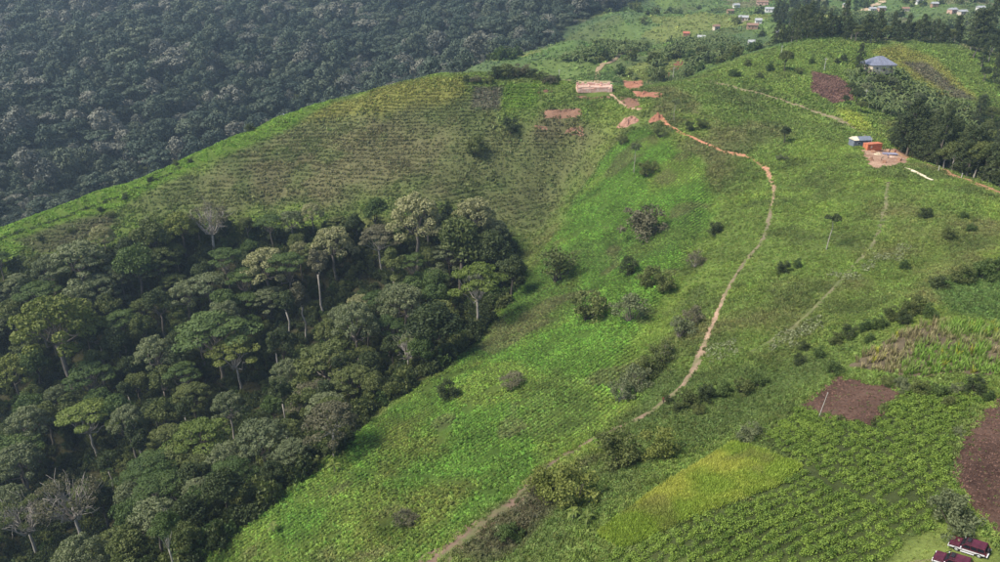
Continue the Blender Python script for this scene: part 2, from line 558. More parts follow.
quads = np.stack([ii[:-1, :-1], ii[:-1, 1:], ii[1:, 1:], ii[1:, :-1]], -1).reshape(-1, 4)
me.loops.add(quads.size)
me.loops.foreach_set('vertex_index', quads.ravel().astype(np.int32))
me.polygons.add(len(quads))
me.polygons.foreach_set('loop_start', np.arange(0, quads.size, 4, dtype=np.int32))
me.update(calc_edges=True)
me.shade_smooth()
ca = me.attributes.new('zone', 'FLOAT_COLOR', 'POINT')
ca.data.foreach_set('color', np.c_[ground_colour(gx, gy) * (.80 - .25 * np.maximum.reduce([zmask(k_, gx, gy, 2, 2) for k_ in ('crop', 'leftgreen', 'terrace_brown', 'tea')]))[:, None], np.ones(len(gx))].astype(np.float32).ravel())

m, nt, out = new_mat('meadow')
b = nd(nt, 'ShaderNodeBsdfPrincipled')
zc = nd(nt, 'ShaderNodeAttribute', attribute_name='zone')
f1 = noise(nt, 1.1, 5); f2 = noise(nt, .16, 4)
k = mixc(nt, .5, ramp(nt, f1, [(.3, (.55, .55, .55)), (.7, (1.4, 1.4, 1.3))]), ramp(nt, f2, [(.35, (.8, .8, .8)), (.65, (1.2, 1.2, 1.15))]), 'MIX')
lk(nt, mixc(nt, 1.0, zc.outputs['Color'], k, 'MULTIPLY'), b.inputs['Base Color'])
b.inputs['Roughness'].default_value = .95
b.inputs['Specular IOR Level'].default_value = .1
bp = nd(nt, 'ShaderNodeBump'); bp.inputs['Strength'].default_value = .8; bp.inputs['Distance'].default_value = .6
lk(nt, f1, bp.inputs['Height']); lk(nt, bp.outputs[0], b.inputs['Normal'])
lk(nt, b.outputs[0], out.inputs[0])
me.materials.append(m)
ground = bpy.data.objects.new('ground', me)
COL.objects.link(ground)
tag(ground, 'green grassy hillsides and valleys under the fields and woods', 'hillside', None, 'structure')

# ------------------------------------------------------------------ bare fields, tracks
def smooth_line(L, step=1.2):
    L = np.asarray(L, float)
    P = [L[0]]
    for i in range(len(L) - 1):
        p0 = L[max(0, i - 1)]; p1 = L[i]; p2 = L[i + 1]; p3 = L[min(len(L) - 1, i + 2)]
        n = max(2, int(np.linalg.norm(p2 - p1) / step))
        for k in range(1, n + 1):
            t = k / n
            P.append(.5 * (2 * p1 + (p2 - p0) * t + (2 * p0 - 5 * p1 + 4 * p2 - p3) * t * t + (3 * p1 - p0 - 3 * p2 + p3) * t ** 3))
    return np.array(P)

def strip(name, L, width, mat, label, lift=.10, seed=1.0, wob=.9, fade=None):
    P = smooth_line(L)
    T = np.gradient(P, axis=0); T /= np.linalg.norm(T, axis=1)[:, None] + 1e-9
    Nn = np.c_[-T[:, 1], T[:, 0]]
    w = np.interp(np.linspace(0, 1, len(P)), np.linspace(0, 1, len(width)), width) if not np.isscalar(width) else np.full(len(P), width)
    s = np.cumsum(np.r_[0, np.linalg.norm(np.diff(P, axis=0), axis=1)])
    rows = []
    cols = [-1, -.55, 0, .55, 1]
    for c_ in cols:
        off = c_ * w / 2 * (1 + wob * (fbm(s, np.full(len(s), c_ * 7.0), 3.5, 3, seed) - .5) * (2 if abs(c_) == 1 else .6))
        q = P + Nn * off[:, None]
        z = height(q[:, 0], q[:, 1]) + lift - (.14 if abs(c_) == 1 else 0) - (.05 if c_ == 0 else 0)
        rows.append(np.c_[q, z])
    V = np.stack(rows, 1).reshape(-1, 3)
    k = len(cols)
    F = [(i * k + j, i * k + j + 1, (i + 1) * k + j + 1, (i + 1) * k + j) for i in range(len(P) - 1) for j in range(k - 1)]
    o = mesh_obj(name, V, F, mat, smooth=True)
    ua = o.data.attributes.new('along', 'FLOAT', 'POINT')
    ua.data.foreach_set('value', np.repeat(np.linspace(0, 1, len(P)), k).astype(np.float32))
    return tag(o, label, None, None, 'structure')

def sheet(name, P, mat, label, lift=.12, step=1.2, rough=.0, rows=None, wob=.8, kind='structure', furrow=.0, fdir=0.0, fgap=1.0):
    """a field laid on the ground: uneven outline, lumpy surface"""
    B = []
    for i in range(len(P)):
        a = P[i]; b_ = P[(i + 1) % len(P)]
        n = max(1, int(np.linalg.norm(b_ - a) / step))
        for k in range(n):
            B.append(a + (b_ - a) * k / n)
    B = np.array(B)
    B += (np.c_[fbm(B[:, 0], B[:, 1], 3, 2, 31), fbm(B[:, 0], B[:, 1], 3, 2, 32)] - .5) * 2 * wob
    lo, hi = B.min(0), B.max(0)
    g = np.stack(np.meshgrid(np.arange(lo[0], hi[0], step), np.arange(lo[1], hi[1], step)), -1).reshape(-1, 2)
    g += (RNG.random(g.shape) - .5) * step * .5
    g = g[sdist(B, g[:, 0], g[:, 1]) > step * .45]
    pts = [Vector(p) for p in np.vstack([B, g])]
    ed = [(i, (i + 1) % len(B)) for i in range(len(B))]
    vs, _, fs, *_ = delaunay_2d_cdt(pts, ed, [list(range(len(B)))], 1, 1e-5)
    q = np.array([(v.x, v.y) for v in vs])
    e = np.clip(sdist(B, q[:, 0], q[:, 1]) / (step * 1.5), 0, 1)
    z = height(q[:, 0], q[:, 1]) - .05 + e * (lift + .05) + e * (RNG.random(len(q)) - .3) * rough
    if furrow:
        z += e * furrow * np.sin((q[:, 0] * math.cos(fdir) + q[:, 1] * math.sin(fdir)) * 2 * math.pi / fgap)
    o = mesh_obj(name, np.c_[q, z], fs, mat, smooth=True)
    return tag(o, label, None, None, kind)

def path_mat(name, cols, grass=(.085, .11, .035), gr=.4):
    m, nt, out = new_mat(name)
    b = nd(nt, 'ShaderNodeBsdfPrincipled')
    al = nd(nt, 'ShaderNodeAttribute', attribute_name='along')
    base = ramp(nt, al.outputs['Fac'], cols)
    f1 = noise(nt, .9, 5); f2 = noise(nt, .25, 3)
    base = mixc(nt, 1.0, base, ramp(nt, f1, [(.3, (.7, .7, .7)), (.7, (1.25, 1.25, 1.25))]), 'MULTIPLY')
    g = ramp(nt, f2, [(.52 - gr * .1, (0, 0, 0)), (.66 - gr * .1, (1, 1, 1))])
    lk(nt, mixc(nt, mathn(nt, 'MULTIPLY', g, gr), base, grass), b.inputs['Base Color'])
    b.inputs['Roughness'].default_value = .95; b.inputs['Specular IOR Level'].default_value = .1
    bp = nd(nt, 'ShaderNodeBump'); bp.inputs['Strength'].default_value = .5; bp.inputs['Distance'].default_value = .2
    lk(nt, f1, bp.inputs['Height']); lk(nt, bp.outputs[0], b.inputs['Normal'])
    lk(nt, b.outputs[0], out.inputs[0])
    return m
tan, pink, red = (.20, .155, .095), (.36, .21, .135), (.38, .17, .095)
strip('path', pPATH, [5.0, 4.4, 3.2, 1.4, 1.9, 1.2, 1.1, 1.5, 1.6, 1.2, 2.1, 2.5, 1.8, 1.6, 1.7],
      path_mat('path_earth', [(0, (.150, .100, .072)), (.18, (.185, .130, .088)), (.26, (.24, .17, .115)), (.345, (.36, .24, .165)), (.40, tan), (.58, (.165, .14, .085)), (.68, (.33, .21, .14)), (.78, (.42, .195, .120)), (1, (.42, .18, .105))], gr=.6),
      'narrow dirt footpath winding up the green slope to the ridge')
strip('path', pTRACK, [1.5, 1.7, 1.5, 1.3, .9], path_mat('track_earth', [(0, (.165, .15, .08)), (.7, (.155, .145, .075)), (1, (.13, .135, .055))], gr=.75),
      'faint grassy wheel track running down the slope below the sheds', seed=2)
strip('path', pRIDGE, [2.8, 2.6, 3.0, 3.0, 3.0], path_mat('ridge_earth', [(0, (.20, .16, .10)), (.5, (.22, .18, .10)), (1, (.30, .24, .14))], gr=.6),
      'pale dirt track along the top of the ridge', seed=3)
strip('dirt_road', pROAD, [5.5, 4.6, 4.4, 4.0], path_mat('road_earth', [(0, (.42, .25, .15)), (.5, (.40, .21, .12)), (1, (.36, .19, .11))], gr=.25),
      'reddish dirt road beside the dark row of tall trees', seed=4, lift=.35, wob=.5)
strip('path', pCUT, [1.8, 1.6], path_mat('cut_earth', [(0, (.40, .26, .17)), (1, (.36, .24, .16))], gr=.2),
      'short earth ramp below the pale foundation on the ridge', seed=5)

soil = soil_mat('ploughed_soil', (.046, .025, .019), (.135, .082, .060))
soil2 = soil_mat('dry_soil', (.085, .068, .045), (.165, .130, .080))
SITE = poly([(860,150),(880,149),(893,148),(912,156),(908,164),(893,167),(878,169),(866,164)])
TERR = poly([(545,109),(581,108),(580,117),(546,117)])
DIGS = [poly([(574,82),(613,82),(613,97),(574,97)]), poly([(624,81),(642,81),(642,89),(624,89)]), poly([(632,91),(655,92),(655,99),(632,97)]), poly([(619,115),(640,115),(640,128),(619,128)]), poly([(648,112),(665,112),(665,124),(648,124)]), poly([(545,109),(580,109),(580,116),(545,116)]), poly([(624,98),(640,98),(640,107),(624,107)])]
FIELD_RIGHT = poly([(1003,396),(975,420),(956,452),(954,478),(968,500),(985,522),(1010,545),(1080,560),(1080,400),(1040,388)])
FIELD_MID = poly([(800,406),(838,377),(905,388),(872,426),(832,419)])
FIELD_FAR = poly([(812,72),(838,77),(853,90),(853,101),(835,104),(811,92)])
sheet('ploughed_field', FIELD_RIGHT, soil, 'large bare red-brown ploughed field at the edge beside the grey shrub', rough=.30, furrow=.10, fdir=.5, fgap=1.1, step=.42)
sheet('ploughed_field', FIELD_MID, soil, 'small bare brown ploughed plot below the maize', rough=.30, furrow=.08, fdir=.9, step=.45)
sheet('ploughed_field', FIELD_FAR, soil_mat('ploughed_soil_dark', (.050, .024, .022), (.085, .046, .040)), 'dark maroon ploughed plot on the knoll below the grey-roofed house', rough=.4, step=1.6)
sheet('ploughed_field', poly([(659,79),(672,66),(683,58),(683,67),(668,78)]), soil_mat('red_soil', (.14, .055, .035), (.20, .085, .055)), 'small red-brown field patch beyond the ridge under the banana grove', rough=.3, step=2.5, lift=.3)
RICE = poly([(597,534),(640,503),(690,470),(733,443),(770,455),(802,466),(775,487),(720,508),(665,530),(622,549)])
m, nt, out = new_mat('yellow_grass')
b = nd(nt, 'ShaderNodeBsdfPrincipled')
f1 = noise(nt, .12, 4); f2 = noise(nt, 3.0, 4)
c = ramp(nt, f1, [(.38, (.14, .155, .030)), (.62, (.21, .20, .045))])
lk(nt, mixc(nt, .8, c, ramp(nt, f2, [(.3, (.6, .6, .6)), (.7, (1.35, 1.35, 1.3))]), 'MULTIPLY'), b.inputs['Base Color'])
b.inputs['Roughness'].default_value = .9; b.inputs['Specular IOR Level'].default_value = .1
lk(nt, b.outputs[0], out.inputs[0])
sheet('grain_field', RICE, m, 'yellow-green grain plot among the dark green crop rows', lift=.06, rough=.06, step=.7)
MAIZE = poly([(842,367),(872,348),(905,331),(940,321),(1000,326),(1060,330),(1060,380),(1000,378),(960,374),(915,379),(870,372)])
sheet('maize_plot', MAIZE, soil2, 'dry brown earth under the maize rows', lift=.08, rough=.15, step=.9)

# ------------------------------------------------------------------ plants
LEAF = {
    'pale':    leaf_mat('leaf_pale', (0.184, 0.186, 0.084), (0.375, 0.351, 0.172)),
    'dark':    leaf_mat('leaf_dark', (0.036, 0.052, 0.020), (0.082, 0.102, 0.036)),
    'green':   leaf_mat('leaf_green', (0.050, 0.084, 0.024), (0.108, 0.150, 0.042)),
    'lush':    leaf_mat('leaf_lush', (0.094, 0.132, 0.027), (0.174, 0.211, 0.044)),
    'yellow':  leaf_mat('leaf_yellow', (0.118, 0.142, 0.030), (0.205, 0.222, 0.055)),
    'grey':    leaf_mat('leaf_grey', (0.102, 0.124, 0.058), (0.198, 0.215, 0.104)),
    'olive':   leaf_mat('leaf_olive', (0.072, 0.094, 0.028), (0.150, 0.166, 0.052)),
    'brown':   leaf_mat('leaf_brown', (0.098, 0.093, 0.052), (0.180, 0.166, 0.095)),
    'gum':     leaf_mat('leaf_gum', (0.040, 0.058, 0.022), (0.100, 0.118, 0.046)),
    'banana':  leaf_mat('leaf_banana', (0.077, 0.113, 0.037), (0.165, 0.196, 0.070), trans=.3),
    'cover':   leaf_mat('leaf_cover', (1, 1, 1), (1, 1, 1), tint=True),
    'crop':    leaf_mat('leaf_crop', (.078, .136, .024), (.255, .345, .058), trans=.3),
    'young':   leaf_mat('leaf_young', (.095, .135, .030), (.18, .215, .05), trans=.3),
    'far':     leaf_mat('leaf_far', (.034, .052, .030), (.095, .112, .062), trans=.0, own=.7),
    'far_dim': leaf_mat('leaf_far_dim', (.026, .042, .026), (.060, .082, .046), trans=.0, own=.7),
    'far_pale': leaf_mat('leaf_far_pale', (.085, .090, .066), (.165, .160, .115), trans=.0, own=.7),
}
BARK = {
    'pale': simple_mat('bark_pale', (.34, .30, .25), .9, .3, 2),
    'dark': simple_mat('bark_dark', (.085, .070, .055), .9, .3, 2),
    'mid':  simple_mat('bark_mid', (.18, .15, .12), .9, .3, 2),
}

def unit(v):
    return v / (np.linalg.norm(v, axis=-1, keepdims=True) + 1e-9)

def leaf_mesh(name, C, N, S, LV, mat, aspect=.62):
    n = len(C)
    N = unit(N)
    t = unit(np.cross(N, RNG.normal(size=(n, 3))))
    b = np.cross(N, t)
    S = S[:, None]
    fold = N * S * .18
    V = np.stack([C - t * S, C + b * S * aspect + fold, C + t * S, C - b * S * aspect + fold], 1).reshape(-1, 3)
    me = bpy.data.meshes.new(name)
    me.vertices.add(4 * n)
    me.vertices.foreach_set('co', V.astype(np.float32).ravel())
    me.loops.add(4 * n)
    me.loops.foreach_set('vertex_index', np.arange(4 * n, dtype=np.int32))
    me.polygons.add(n)
    me.polygons.foreach_set('loop_start', np.arange(0, 4 * n, 4, dtype=np.int32))
    me.update(calc_edges=True)
    a = me.attributes.new('lv', 'FLOAT', 'FACE')
    a.data.foreach_set('value', np.clip(LV, 0, 1).astype(np.float32))
    me.materials.append(mat)
    return me

class Crown:
    def __init__(s):
        s.C, s.N, s.S, s.L, s.lobes = [], [], [], [], []
    def lobe(s, c, r, n, size, low=-.35, spread=.55, fill=.3):
        c = np.asarray(c, float); r = np.asarray(r, float) * np.ones(3)
        d = unit(RNG.normal(size=(int(n * 1.6), 3)))
        d = d[d[:, 2] > low][:n]
        k = 1 - fill * RNG.random(len(d)) ** 1.5
        s.C.append(c + d * r * k[:, None])
        s.N.append(unit(d / r) + RNG.normal(size=d.shape) * spread)
        s.S.append(size * RNG.uniform(.65, 1.25, len(d)))
        s.L.append(np.clip(RNG.random() * .55 + RNG.random(len(d)) * .5, 0, 1))
        s.lobes.append(c)
    def mesh(s, name, mat, aspect=.62):
        return leaf_mesh(name, np.vstack(s.C), np.vstack(s.N), np.concatenate(s.S), np.concatenate(s.L), mat, aspect)

def wiggle(a, b, n=5, amp=.06):
    a = np.array(a, float); b = np.array(b, float)
    L = np.linalg.norm(b - a)
    P = [a + (b - a) * t for t in np.linspace(0, 1, n)]
    for i in range(1, n - 1):
        P[i] = P[i] + RNG.normal(size=3) * L * amp * np.array([1, 1, .4])
    return P

def proto_tree(kind, leaf, bark, q=1.7):
    """returns trunk mesh, crown mesh, crown middle height, crown radius (all in metres, stem at the origin)"""
    u = RNG.uniform
    cr = Crown()
    V, F = [], []
    lsz = .36 / math.sqrt(q)
    if kind == 'dome':                                            # cauliflower crown of many tight knobs
        H, Rr, zb = 17, 6.2, 10.0
        for i in range(34):
            a = i * 2.39996 + u(0, .4); t = (i + .5) / 34
            rr = Rr * math.sqrt(t) * u(.85, 1.05)
            z = zb + (H - zb) * (1 - t ** 1.5) * u(.85, 1.05)
            r = u(1.15, 1.75)
            cr.lobe((rr * math.cos(a), rr * math.sin(a), z - r * .6), (r, r, r * .8), int(95 * q), lsz)
        hc, top = 13.2, 8.5
    elif kind == 'round':
        H, Rr = 14.5, 5.0
        for i in range(30):
            d = unit(RNG.normal(size=3)); d[2] = abs(d[2]) * 1.1 - .35
            k = u(.55, 1.0)
            r = u(1.2, 2.1)
            cr.lobe((d[0] * Rr * k * .8, d[1] * Rr * k * .8, 9.5 + d[2] * 5.0 * k), (r, r, r * .9), int(100 * q), lsz * 1.05, spread=.75, fill=.45)
        hc, top = 10, 6
    elif kind == 'umbrella':                                      # flat pads of foliage on spreading pale limbs
        H, Rr = 15, 7.0
        for i in range(17):
            a = i * 2.39996 + u(0, .5); t = (i + .4) / 17
            rr = Rr * math.sqrt(t) * u(.7, 1.0)
            r = u(1.5, 2.5)
            z = 14.6 - 3.6 * t ** 1.4 + u(-.7, .7)
            cr.lobe((rr * math.cos(a), rr * math.sin(a), z), (r, r, u(.45, .75)), int(150 * q), lsz, low=-.2, spread=.4)
        hc, top = 13.2, 7.5
    elif kind == 'feather':                                       # broad grey crown of drooping sprays
        H, Rr = 13, 7.0
        for i in range(40):
            a = i * 2.39996 + u(0, .5); t = (i + .5) / 40
            rr = Rr * math.sqrt(t) * u(.8, 1.0)
            r = u(1.0, 1.8)
            z = 12.4 - 6.5 * t ** 1.6 + u(-.4, .4)
            cr.lobe((rr * math.cos(a), rr * math.sin(a), z), (r, r, .55), int(85 * q), lsz, low=-.3, spread=.45)
        hc, top = 9.6, 6.0
    elif kind == 'tall':
        H, Rr = 21, 3.4
        for i in range(20):
            d = unit(RNG.normal(size=3)); k = u(.4, 1)
            r = u(.9, 1.5)
            cr.lobe((d[0] * Rr * k * .8, d[1] * Rr * k * .8, 17 + d[2] * 4.3 * k), (r, r, r * .9), int(90 * q), lsz, spread=.7)
        hc, top = 17, 13
    elif kind == 'sparse':                                        # nearly bare crown, the limbs show
        H, Rr = 16, 6.0
        for i in range(26):
            d = unit(RNG.normal(size=3)); d[2] = abs(d[2]) * 1.1 - .2
            k = u(.7, 1.0); r = u(.8, 1.6)
            cr.lobe((d[0] * Rr * k, d[1] * Rr * k, 10.5 + d[2] * 5 * k), (r, r, r * .7), int(80 * q), lsz * .62, spread=.9, fill=.95)
        hc, top = 11, 6.0
    elif kind == 'gum':                                           # tall narrow plantation tree, leafy most of the way down
        H, Rr = 20, 3.3
        for i in range(30):
            t = (i + .5) / 30
            z = 2.2 + 17.2 * t
            w = Rr * (math.sin(math.pi * min(1, .25 + t * .74)) ** .7) * u(.2, 1.0)
            a = i * 2.39996
            r = u(.8, 1.7) * (1.1 - .25 * t)
            cr.lobe((w * math.cos(a), w * math.sin(a), z), (r, r, r * 1.25), int(85 * q), lsz, spread=.8)
        hc, top = 12, 13
    elif kind == 'shrub':                                         # rounded bush, leafy to the ground
        H, Rr = 4.2, 2.6
        ax, ay, az = u(.85, 1.25), u(.85, 1.25), u(.9, 1.25)
        for i in range(30):
            d = unit(RNG.normal(size=3)); d[2] = abs(d[2])
            k = u(.35, 1.1); r = u(.45, 1.0)
            cr.lobe((d[0] * Rr * k * .85 * ax, d[1] * Rr * k * .85 * ay, .5 + d[2] * 2.9 * k * az), (r, r, r * .8), int(70 * r * q), lsz * .55, low=-.6, spread=.95, fill=.8)
        hc, top = 2.2, 1.0
    elif kind == 'scrub':                                         # thin twiggy bush
        H, Rr = 4.4, 2.4
        for i in range(24):
            d = unit(RNG.normal(size=3)); d[2] = abs(d[2])
            k = u(.5, 1); r = u(.5, .9)
            cr.lobe((d[0] * Rr * k, d[1] * Rr * k, 1.2 + d[2] * 2.6 * k), (r, r, r * .8), int(42 * q), lsz * .5, spread=1.0, fill=.9)
        hc, top = 2.4, .8
    elif kind == 'sapling':                                       # small tuft on a thin bare stem
        H, Rr = 9, 1.9
        for i in range(10):
            d = unit(RNG.normal(size=3)); r = u(.5, .9)
            cr.lobe((d[0] * 1.3, d[1] * 1.3, 8 + d[2] * .8), (r, r, r * .7), int(60 * q), lsz * .7, spread=.8, fill=.6)
        hc, top = 8, 7.2
    tr = {'dome': .42, 'round': .35, 'umbrella': .36, 'feather': .4, 'tall': .28, 'sparse': .42, 'gum': .24, 'shrub': .14, 'scrub': .10, 'sapling': .10}[kind]
    lean = np.array([u(-.6, .6), u(-.6, .6), top]) if kind not in ('shrub', 'scrub') else np.array([0, 0, top])
    if kind == 'gum':
        tube(V, F, [(0, 0, -1.5), (0, 0, 5), (.1, .1, 12), (0, 0, 19.5)], [tr * 1.2, tr, tr * .7, .05])
    else:
        tube(V, F, [(0, 0, -1.5), (0, 0, .1)] + wiggle((0, 0, .3), lean, 5, .02)[1:], [tr * 1.6, tr * 1.25, tr, tr * .92, tr * .85, tr * .75])
    pick = cr.lobes
    lim = {'dome': 12, 'round': 9, 'umbrella': 17, 'feather': 12, 'tall': 7, 'sparse': 26, 'gum': 10, 'shrub': 7, 'scrub': 20, 'sapling': 5}[kind]
    for c in [pick[int(i)] for i in np.linspace(0, len(pick) - 1, lim)]:
        st = lean if kind not in ('gum', 'tall') else np.array([lean[0] * .3, lean[1] * .3, max(3, c[2] - 2.5)])
        if kind in ('shrub', 'scrub'): st = np.array([u(-.2, .2), u(-.2, .2), -.1])
        r0 = tr * (.5 if kind != 'sparse' else .55)
        W = wiggle(st, c, 5, .07)
        W[1][2] -= .08 * np.linalg.norm(c - st)
        tube(V, F, W, [r0, r0 * .8, r0 * .6, r0 * .4, r0 * .16], 5)
        if kind in ('sparse', 'scrub'):
            for _ in range(4):
                e = c + RNG.normal(size=3) * (1.3 if kind == 'sparse' else .5)
                tube(V, F, wiggle(W[2 + (_ & 1)], e, 4, .08), [r0 * .3, r0 * .24, r0 * .17, r0 * .08], 4)
    tm = bpy.data.meshes.new('trunk')
    tm.from_pydata([tuple(map(float, v)) for v in V], [], F)
    tm.materials.append(BARK[bark]); tm.shade_smooth()
    return tm, cr.mesh('crown', LEAF[leaf]), hc, Rr

PROTO = {}
def protos(kind, leaf, bark='mid', n=3):
    k = (kind, leaf, bark)
    if k not in PROTO:
        PROTO[k] = [proto_tree(kind, leaf, bark) for _ in range(n)]
    return PROTO[k]

TREES = []                                                        # x, y, radius of what already stands
def plant(name, kind, leaf, bark, loc, s, label, cat, group=None, sz=None, pick=None, rz=None, tilt=None, stem=1.0):
    P = protos(kind, leaf, bark)
    tm, cm, hc, Rr = P[RNG.integers(len(P)) if pick is None else pick % len(P)]
    o = thing(name, label, cat, loc, RNG.uniform(0, 6.28) if rz is None else rz, (s, s, sz or s), group)
    if tilt:
        o.rotation_euler[0], o.rotation_euler[1] = tilt
    child('trunk', tm, o).scale = (1, 1, stem); child('crown', cm, o, (0, 0, hc * (stem - 1)))
    TREES.append((loc[0], loc[1], Rr * s))
    return o

def plant_at(name, px, py, w, kind, leaf, bark, label, cat, group=None, tall=1.0, reach=0.0, **kw):
    """a tree whose crown, w picture-points wide, is seen round the picture point; it stands on the ground below"""
    P = protos(kind, leaf, bark)
    _, _, hc, Rr = P[0]
    s = 1.0; stem = 1.0
    for _ in range(5):
        stem = max(1.0, reach / (hc * s * tall))
        up = hc * s * tall * stem
        p = at(px, py, up)
        d = p[1] * math.cos(PITCH) + (CAM_Z - p[2] - up) * math.sin(PITCH)
        s = w * .5 * d / FOC / Rr
    return plant(name, kind, leaf, bark, tuple(p), s, label, cat, group, sz=s * tall, stem=stem, **kw)

# -------- the wood in the hollow: trees one can pick out, each by its own look
SHOW = []                                                         # trees whose stems show: keep the view onto them open
def T(px, py, w, kind, leaf, bark, label, tall=1.0, reach=None):
    plant_at('forest_tree', px, py, w, kind, leaf, bark, label, 'tree', 'trees of the wood in the hollow', tall, reach=reach if reach is not None else 0.0 if kind == 'shrub' else (15.0 if bark == 'pale' else 11.5))
    if bark == 'pale' or kind == 'sparse': SHOW.append((px, py, w))
T(78,258,62,'feather','grey','mid','broad feathery grey tree below the striped terraces')
T(98,288,48,'feather','grey','dark','smaller feathery grey tree below the broad feathery one')
T(101,233,24,'dome','pale','mid','small pale tree beside the bright green terrace')
T(53,318,78,'dome','yellow','mid','big clumpy yellow-green crown at the wood\'s western side')
T(12,368,40,'dome','yellow','mid','yellow-green crown cut by the left picture edge')
T(205,281,46,'umbrella','grey','mid','layered grey-green tree above the wide flat-topped tree')
T(213,328,84,'umbrella','green','mid','widest flat-topped green crown in the middle of the wood', .8)
T(234,348,50,'umbrella','yellow','pale','yellow-green umbrella tree with bare pale trunk in front of the widest flat crown', 1.1)
T(265,262,46,'dome','pale','mid','rounded pale cauliflower crown left of the narrow pale one')
T(299,251,23,'dome','pale','mid','narrow pale crown between two rounded pale crowns', 1.3)
T(300,294,22,'tall','brown','pale','slim brownish tree below the narrow pale crown')
T(285,300,24,'tall','dark','pale','slim dark tree with long bare pale trunk')
T(318,262,24,'tall','brown','pale','thin-crowned tree with long pale trunk below the rounded pale crown')
T(247,297,30,'umbrella','green','dark','small flat green crown beside slim trunks')
T(332,240,42,'dome','pale','mid','rounded pale crown below the tiny pale tree top')
T(208,218,42,'sparse','brown','pale','nearly bare tree with white branches at the wood\'s upper edge')
T(311,210,22,'dome','pale','mid','tiny pale tree top at the upper edge of the wood')
T(327,362,74,'feather','olive','mid','broad grey-olive crown in the middle of the lower wood')
T(88,372,50,'umbrella','green','mid','flat green crown below the yellow-green clumpy one')
T(415,213,54,'dome','pale','mid','tallest whitish domed crown at the top of the wood', 1.1)
T(474,212,44,'dome','pale','mid','second whitish crown, beside the tallest one')
T(376,209,26,'round','green','dark','dark green conical tree left of the tallest whitish crown', 1.3)
T(379,234,42,'umbrella','brown','pale','flat brownish crown on a straight pale trunk')
T(478,276,56,'umbrella','lush','pale','green umbrella tree with forked pale trunk near the wood\'s edge', 1.2)
T(432,322,62,'round','dark','dark','big dark round crown below the green umbrella tree', .8)
T(458,240,62,'round','olive','dark','wide dusky crown below the second whitish crown')
T(490,248,46,'round','dark','dark','dark round crown right of the wide dusky crown')
T(394,267,26,'tall','olive','mid','slim olive tree with pointed top')
T(360,305,32,'dome','pale','mid','low pale crown among dark trees')
T(407,347,28,'sparse','lush','pale','thin leaning tree with white trunk at the wood\'s edge', 1.0, 9.0)
T(511,268,34,'round','dark','dark','dark tree at the wood\'s eastern tip')
T(85,413,56,'umbrella','lush','pale','yellowish flat-topped tree with pale forked limbs')
T(199,432,62,'umbrella','lush','mid','lush green domed crown in the lower wood')
T(165,460,46,'umbrella','lush','mid','lush green crown leaning out below the lush domed one')
T(69,498,62,'sparse','brown','pale','large nearly bare tree with white trunk and grey haze of twigs', 1.1)
T(22,512,48,'sparse','olive','pale','second nearly bare tree with forked white trunk', 1.05)
T(128,497,40,'round','grey','mid','soft grey-green round tree beside the large bare tree')
T(164,524,32,'round','green','pale','small green tree on a pale stem in the lower wood')
T(260,440,68,'feather','grey','mid','broad grey crown above the bright crop slope')
T(330,418,56,'dome','brown','pale','brownish crown on several pale stems at the slope edge', .8, 7.0)
T(228,403,36,'dome','grey','pale','small grey crown below the yellow-green umbrella tree')
T(313,394,48,'feather','brown','mid','dull brown-grey crown above the brownish one')
T(196,488,32,'feather','grey','dark','flat grey crown below the lush green ones')
T(128,541,42,'round','olive','mid','olive round tree at the bottom of the wood')
T(12,446,60,'umbrella','green','dark','dark flat-topped tree at the left picture edge')
T(249,494,36,'shrub','olive','mid','olive bush where the wood meets the crop slope')
T(275,473,28,'shrub','olive','mid','small olive bush uphill of the olive one')
T(348,335,40,'round','olive','mid','rounded olive crown in the middle of the wood')
T(150,235,40,'round','olive','dark','low olive tree below the left terraces')
T(180,222,34,'dome','yellow','dark','yellowish tree at the upper edge of the wood')
T(135,262,44,'round','green','dark','round green tree between the feathery greys and the yellowish tree')

# -------- the rest of the wood
LAND = [(78,258,'the broad feathery grey tree'),(53,318,'the big clumpy yellow-green crown'),(213,328,'the widest flat-topped green crown'),(265,262,'the rounded pale cauliflower crown'),
        (332,240,'the upper rounded pale crown'),(208,218,'the bare white-branched tree'),(327,362,'the broad grey-olive crown'),(415,213,'the tallest whitish crown'),(474,212,'the second whitish crown'),
        (379,234,'the flat brownish crown'),(478,276,'the green umbrella tree'),(437,325,'the big dark round crown'),(85,413,'the yellowish flat-topped tree'),(199,432,'the lush green domed crown'),
        (69,498,'the large nearly bare tree'),(128,497,'the soft grey-green round tree'),(260,440,'the broad grey crown'),(334,420,'the brownish crown on pale stems'),(12,446,'the dark flat-topped edge tree'),
        (88,372,'the flat green crown'),(360,305,'the low pale crown'),(150,235,'the low olive tree'),(300,294,'the slim brownish tree'),(164,524,'the small pale-stemmed tree'),(128,541,'the olive round tree')]
SEEN = {}
def say_where(kind, qx, qy):
    a, b, nm = min(LAND, key=lambda l: (l[0] - qx) ** 2 + (l[1] - qy) ** 2)
    dx, dy = qx - a, qy - b
    near = 'just ' if math.hypot(dx, dy) < 24 else ''
    rel = ('right of' if dx > 0 else 'left of') if abs(dx) > 1.8 * abs(dy) else ('below' if dy > 0 else 'above') if abs(dy) > 1.8 * abs(dx) else \
          ('below and right of' if dx > 0 else 'below and left of') if dy > 0 else ('above and right of' if dx > 0 else 'above and left of')
    return kind + ' ' + near + rel + ' ' + nm
def in_view(x, y, z, m=1.1):
    dz = z - CAM_Z
    d = y * math.cos(PITCH) - dz * math.sin(PITCH)
    v = y * math.sin(PITCH) + dz * math.cos(PITCH)
    return (d > 5) & (np.abs(x / d * FOC) < 500 * m) & (np.abs(v / d * FOC) < 281 * m)

